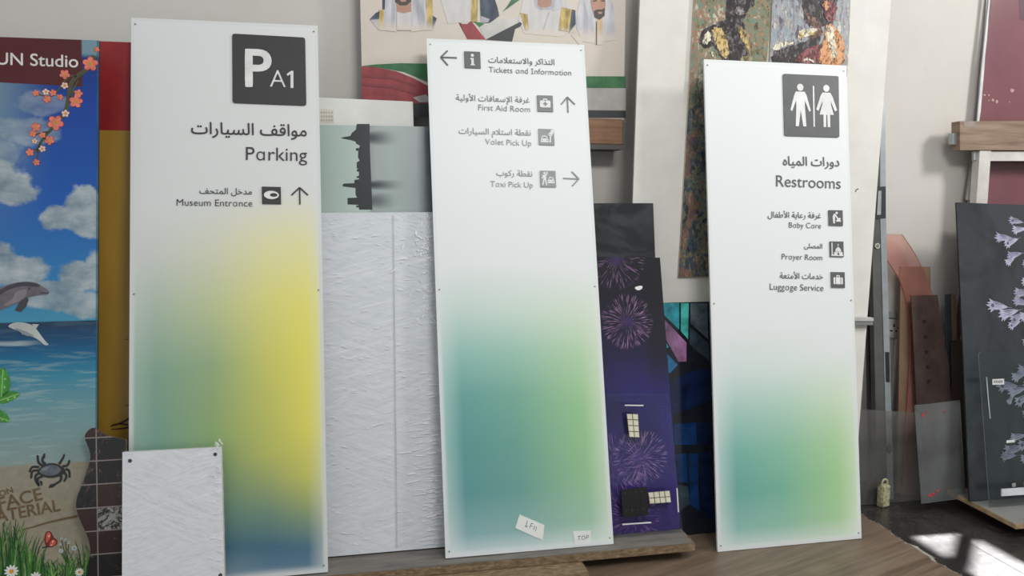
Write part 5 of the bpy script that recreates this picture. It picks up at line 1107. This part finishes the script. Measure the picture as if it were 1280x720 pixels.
# ------------------------------------------------------------------ far right: low platform, black flower panel, rack, maroon board
ZS = 0.065
c0, c1 = onz(1214, 627, ZS), onz(1270, 655.5, ZS)
dirx = Vector((1, 0, 0)); 
t = thing('low_platform', 'low grey-topped wooden platform under the black flower panel', 'platform', loc=(0, 0, 0))
bm = bmesh.new(); x0 = (c0.x + c1.x) / 2; pts = [(c1.x, c1.y), (c1.x + 1.2, c1.y - 0.02), (c1.x + 1.2, c0.y + 0.14), (c0.x, c0.y + 0.14), (c0.x, c0.y)]
def slab(bm, pts, z0, z1, mi=0):
    b = [bm.verts.new((x, y, z0)) for x, y in pts]; f = [bm.verts.new((x, y, z1)) for x, y in pts]; n = len(pts)
    fs = [bm.faces.new(f), bm.faces.new(b[::-1])] + [bm.faces.new((b[i], b[(i + 1) % n], f[(i + 1) % n], f[i])) for i in range(n)]
    uvl = bm.loops.layers.uv.verify()
    for fa in fs:
        fa.material_index = mi
        for l in fa.loops: l[uvl].uv = (l.vert.co.x + l.vert.co.z, l.vert.co.y)
slab(bm, pts, ZS - 0.020, ZS - 0.001); link('board', bm, plain('platform_wood', (168, 142, 106), 0.6, 0.4, 0, 0.14, 30), t)
bm = bmesh.new(); slab(bm, [(c1.x + 0.004, c1.y + 0.003), (c1.x + 1.19, c1.y - 0.017), (c1.x + 1.19, c0.y + 0.135), (c0.x + 0.004, c0.y + 0.135), (c0.x + 0.004, c0.y + 0.002)], ZS - 0.0009, ZS); tag(link('top_face', bm, plain('platform_grey', (122, 122, 120), 0.45), t), 'grey upper face')
for bx_ in (0.25, 1.0):
    bm = bmesh.new(); box(bm, c1.x + bx_, c1.x + bx_ + 0.12, c1.y + 0.06, c0.y + 0.10, 0.0005, ZS - 0.021, 0, 0.002); link('bearer', bm, plain('bearer_dark', (58, 48, 40), 0.8), t)
Pn = Plane(onY(1204, 450, 2.85).x, c0.y - 0.005, ZS + 0.0022, 11)
M = Mat('black_slate_print', 0.16, 0.5); n1 = M.noise(M.vec(M.u * 5, M.v * 2.5), 1, 4, 0.6, 1.0)
M.base(M.ramp(n1, [(0.35, (40, 43, 46)), (0.6, (58, 62, 65))])); M.rmap(n1 * 0.2 + 0.1)
xa, xr_ = Pn.uv(1195.5, 253), Pn.uv(1330, 258)
t, o = panel('flower_panel', 'black panel printed with pale lilac flowers standing on the low platform', 'panel', Pn, [Pn.foot((1202, 400), (1212, 620)), (xr_[0] + 0.05, 0), xr_, xa], 0.008, [M.m, dark_edge])
pet = [plain('petal_lilac', (148, 148, 168), 0.5, 0.3, 0, 0.16, 40), plain('petal_pale', (170, 171, 190), 0.5, 0.3, 0, 0.1, 50), plain('petal_deep', (112, 112, 136), 0.5, 0.3, 0, 0.2, 40), plain('flower_throat', (74, 76, 98), 0.5)]
rnd = random.Random(17)
fl = [(1268, 276, 170, 24), (1272, 287, 185, 24), (1252, 297, 178, 28), (1262, 303, 200, 26), (1266, 319, 190, 26), (1262, 326, 215, 22), (1284, 330, 180, 22), (1284, 352, 185, 26), (1276, 366, 180, 30), (1244, 382, 172, 34), (1274, 377, 165, 28), (1258, 392, 192, 34), (1270, 398, 205, 30), (1282, 395, 190, 28), (1288, 410, 200, 28), (1266, 406, 200, 22), (1284, 425, 220, 24),
      (1272, 470, 200, 28), (1256, 482, 176, 34), (1268, 489, 190, 30), (1280, 462, 185, 30), (1276, 500, 205, 30), (1286, 482, 190, 30), (1262, 500, 230, 18), (1284, 515, 215, 26), (1270, 546, 185, 26), (1264, 562, 188, 34), (1280, 556, 180, 30), (1258, 570, 180, 26), (1282, 572, 195, 26), (1286, 540, 190, 24), (1290, 592, 190, 24), (1284, 604, 186, 20)]
for i, (px, py, ang, L_) in enumerate(fl):
    cx, cz = Pn.uv(px, py); k = pxm * 1.25; Lm = L_ * k * 0.52; a = radians(ang); dx, dz = cos(a), -sin(a) if ang > 180 else sin(a); dz = -abs(sin(a)) if ang > 180 else sin(a)
    nx, nz = -dz, dx; bm = bmesh.new(); w_ = 0.0004 + i * 0.0001
    def q(f_, s_): return (cx + dx * Lm * f_ + nx * Lm * s_, cz + dz * Lm * f_ + nz * Lm * s_)
    r_ = lambda: rnd.uniform(-.06, .06)
    bell = [q(-1.15, -.05), q(-.75, -.2), q(-.35, -.3), q(.2, -.36), q(.62 + r_(), -.56 + r_()), q(.5, -.3), q(.8 + r_(), -.22 + r_()), q(.52, -.08), q(.9 + r_(), .08 + r_()), q(.5, .2), q(.72 + r_(), .46 + r_()), q(.4, .36), q(.42 + r_(), .6 + r_()), q(.1, .36), q(-.35, .3), q(-.75, .2), q(-1.15, .05)]
    flat(bm, bell, w_ + 0.0002, i % 2)
    flat(bm, smoothpts([q(-.9, -.12), q(-.3, -.28), q(.3, -.3), q(.1, -.16), q(-.4, -.12)], 1), w_ + 0.00028, 2)
    for s_ in (-.08, .1, .24): flat(bm, [q(-.8, s_ * .4), q(-.1, s_ - .03), q(.55, s_ + .02), q(-.1, s_ + .03)], w_ + 0.00032, 2 if s_ < .2 else 1)
    if i % 3 == 0: flat(bm, smoothpts([q(.2, -.18), q(.42, -.1), q(.44, .1), q(.22, .2), q(.08, 0)], 1), w_ + 0.00036, 3)
    flat(bm, [q(-1.1, -.04), q(-1.6, -.02), q(-1.6, .02), q(-1.1, .04)], w_ + 0.0001, 2)
    link('flower_print', bm, pet, t)
# clear sheet in front with stickers
Po = Plane(onY(1230, 540, 2.7).x, c0.y - 0.075, ZS + 0.002, 11.0)
xb = Po.uv(1223.5, 443)
t, o = panel('acrylic_sheet', 'clear rounded acrylic sheet with white stickers in front of the lilac flowers', 'sheet', Po, [Po.foot((1228, 500), (1237, 630)), (Po.uv(1330, 500)[0], 0), Po.uv(1330, 442), Po.uv(1229, 439.5), Po.uv(1225, 440.5), Po.uv(1223.5, 444)], 0.004, [clear('acrylic_clear_front', tint=(242, 245, 244), solid=0.05, body=(110, 118, 118)), plain('acrylic_rim_pale', (128, 140, 136), 0.25)])
st_w = plain('sticker_white', (222, 222, 218), 0.5); st_i = plain('sticker_ink', (96, 96, 98), 0.5)
bm = bmesh.new(); flat(bm, Po.uvs([(1240.5, 474), (1255, 473.3), (1255, 480.6), (1240.5, 481)]), 0.0006); s_ = link('sticker', bm, st_w, t); bm = bmesh.new()
for k in range(5): flat(bm, Po.uvs([(1242 + k * 2.4, 475.5), (1243.6 + k * 2.4, 475.3), (1243 + k * 2.4, 478.6), (1241.6 + k * 2.4, 478.9)]), 0.001)
link('sticker_marks', bm, st_i, s_)
bm = bmesh.new(); flat(bm, Po.uvs([(1258, 550.5), (1268, 549.3), (1268, 552.8), (1258, 553.8)]), 0.0006); link('sticker', bm, st_w, t)
bm = bmesh.new(); prism(bm, Po.uvs([(1251, 611), (1310, 607), (1310, 616), (1251, 620)]), 0.0004, 0.006); link('white_strip', bm, plain('strip_silver', (206, 208, 210), 0.3), t)
bm = bmesh.new(); prism(bm, Po.uvs([(1264.5, 604), (1268.5, 603.5), (1268.5, 608), (1264.5, 608.5)]), 0.0004, 0.005); link('clip', bm, plain('clip_grey', (150, 150, 148), 0.5), t)
bm = bmesh.new(); ribbon(bm, Po.uvs([(1232.8, 471), (1235, 498), (1237.5, 523)]), 0.004, 0.0004, 0.002); tag(link('edge_or_reflection', bm, plain('reflection_pale', (170, 174, 174), 0.4), t), 'reflection drawn as a thin pale strip')  # upright reflection on the acrylic, made as a pale strip

# rack shelf and the maroon board behind it
Pk2 = Plane(onY(1240, 170, 3.075).x, 3.075, 0.0007, 0)
t = thing('storage_rack', 'white metal rack with a thick wooden shelf above the black flower panel', 'rack', Pk2)
def rk(name, q, w0, w1, m, bev=0.001):
    bm = bmesh.new(); prism(bm, q, w0, w1, 0, None, 0.0); return link(name, bm, m, t)
M = Mat('shelf_wood', 0.6, 0.3); n1 = M.noise(M.vec(M.u * 4, M.v * 45), 1, 5, 0.65, 0.8); M.base(M.ramp(n1, [(0.3, (122, 102, 88)), (0.55, (144, 122, 106)), (0.75, (162, 141, 124))]))
sb = rk('shelf_board', Pk2.uvs([(1200, 151.5), (1330, 151), (1330, 188), (1200, 187.5)]), -0.052, 0.0, M.m)
bm = bmesh.new(); flat(bm, Pk2.uvs([(1204.5, 151.8), (1219, 151.8), (1219, 158.8), (1204.5, 158.8)]), 0.0008); link('sticker', bm, plain('sticker_grey', (148, 136, 128), 0.6), sb)
rw = plain('rack_white', (206, 202, 196), 0.45)
rk('post', [Pk2.uv(1226, 188.2), (Pk2.uv(1226, 188)[0], 0), (Pk2.uv(1240, 188)[0], 0), Pk2.uv(1240, 188.2)], -0.045, -0.005, rw)
rk('rail', Pk2.uvs([(1240.2, 189), (1330, 189), (1330, 201), (1240.2, 201)]), -0.04, -0.010, rw)
bx2 = Pk2.uv(1330, 188)[0]; rk('post', [(bx2 - 0.04, Pk2.uv(1300, 189)[1] - 0.05), (bx2 - 0.04, 0), (bx2, 0), (bx2, Pk2.uv(1300, 189)[1] - 0.05)], -0.04, -0.005, rw)
rk('bracket', Pk2.uvs([(1195.5, 166), (1200, 166), (1200, 180), (1195.5, 180)]), -0.05, -0.02, alu)
rk('bracket', Pk2.uvs([(1221, 189), (1225.8, 189), (1225.8, 200), (1221, 200)]), -0.03, -0.018, alu)
Pl2 = Plane(onY(1215, 200, 3.15).x, 3.136, 0.0014, 0.9)
M = Mat('maroon_sheet', 0.3, 0.45); n1 = M.noise(M.obj, 3, 3); M.base(M.ramp(n1, [(0.35, (116, 74, 80)), (0.7, (130, 86, 92))]))
fl_ = lambda a, b: Pl2.foot(a, b)
e0, e1 = (1240, 0), (1212, 250)
t, o = panel('maroon_board', 'tall maroon board with a ragged white edge behind the wooden shelf', 'board', Pl2, [fl_((1239, 0), (1211.5, 250)), (Pl2.uv(1340, 200)[0], 0), Pl2.uv(1340, -60), Pl2.uv(1245.8, -60)], 0.010, [M.m, plain('maroon_edge', (150, 146, 144), 0.5)])
bm = bmesh.new(); pts = [(1234.5, -20), (1233, 0), (1230, 40), (1224, 100), (1220, 150), (1207, 250)]; rnd = random.Random(8)
R_ = [(1238.2, -20), (1237.5, 0), (1235, 24), (1234.8, 30), (1233.2, 50), (1231, 70), (1230.2, 84), (1228, 110), (1225.4, 140), (1223.6, 152), (1213, 250)]
prism(bm, Pl2.uvs(pts + R_[::-1]), 0.0003, 0.002); link('peeling_edge', bm, plain('edge_white', (204, 202, 200), 0.6), t)
bm = bmesh.new(); ribbon(bm, Pl2.uvs([(1234.5, 0), (1226, 80), (1220, 150), (1206, 248)]), 0.004, 0.002, 0.006); link('edge_wire', bm, plain('edge_grey', (128, 130, 132), 0.4), t)
for px, py, r in ((1230.5, 119, 2.0), (1236, 119, 1.5), (1241, 125, 2.6), (1246, 127, 2.8), (1236, 125.5, 1.2), (1265.5, 113, 3.4), (1261.5, 127.5, 1.2)):
    x, z = Pl2.uv(px, py); rr = random.Random(px); bm = bmesh.new()
    flat(bm, smoothpts([(x + r * pxm * 1.35 * cos(a) * rr.uniform(.6, 1.3), z + r * pxm * 1.35 * sin(a) * rr.uniform(.5, 1.1)) for a in [i * pi / 4 for i in range(8)]], 1), 0.0008); link('peeled_spot', bm, plain('peel_pink', (176, 146, 144), 0.7), t)
bm = bmesh.new(); flat(bm, Pl2.uvs([(1274, -10), (1300, -10), (1300, 26), (1275, 25)]), 0.0008); link('dark_patch', bm, plain('maroon_dark', (82, 54, 64), 0.4), t)
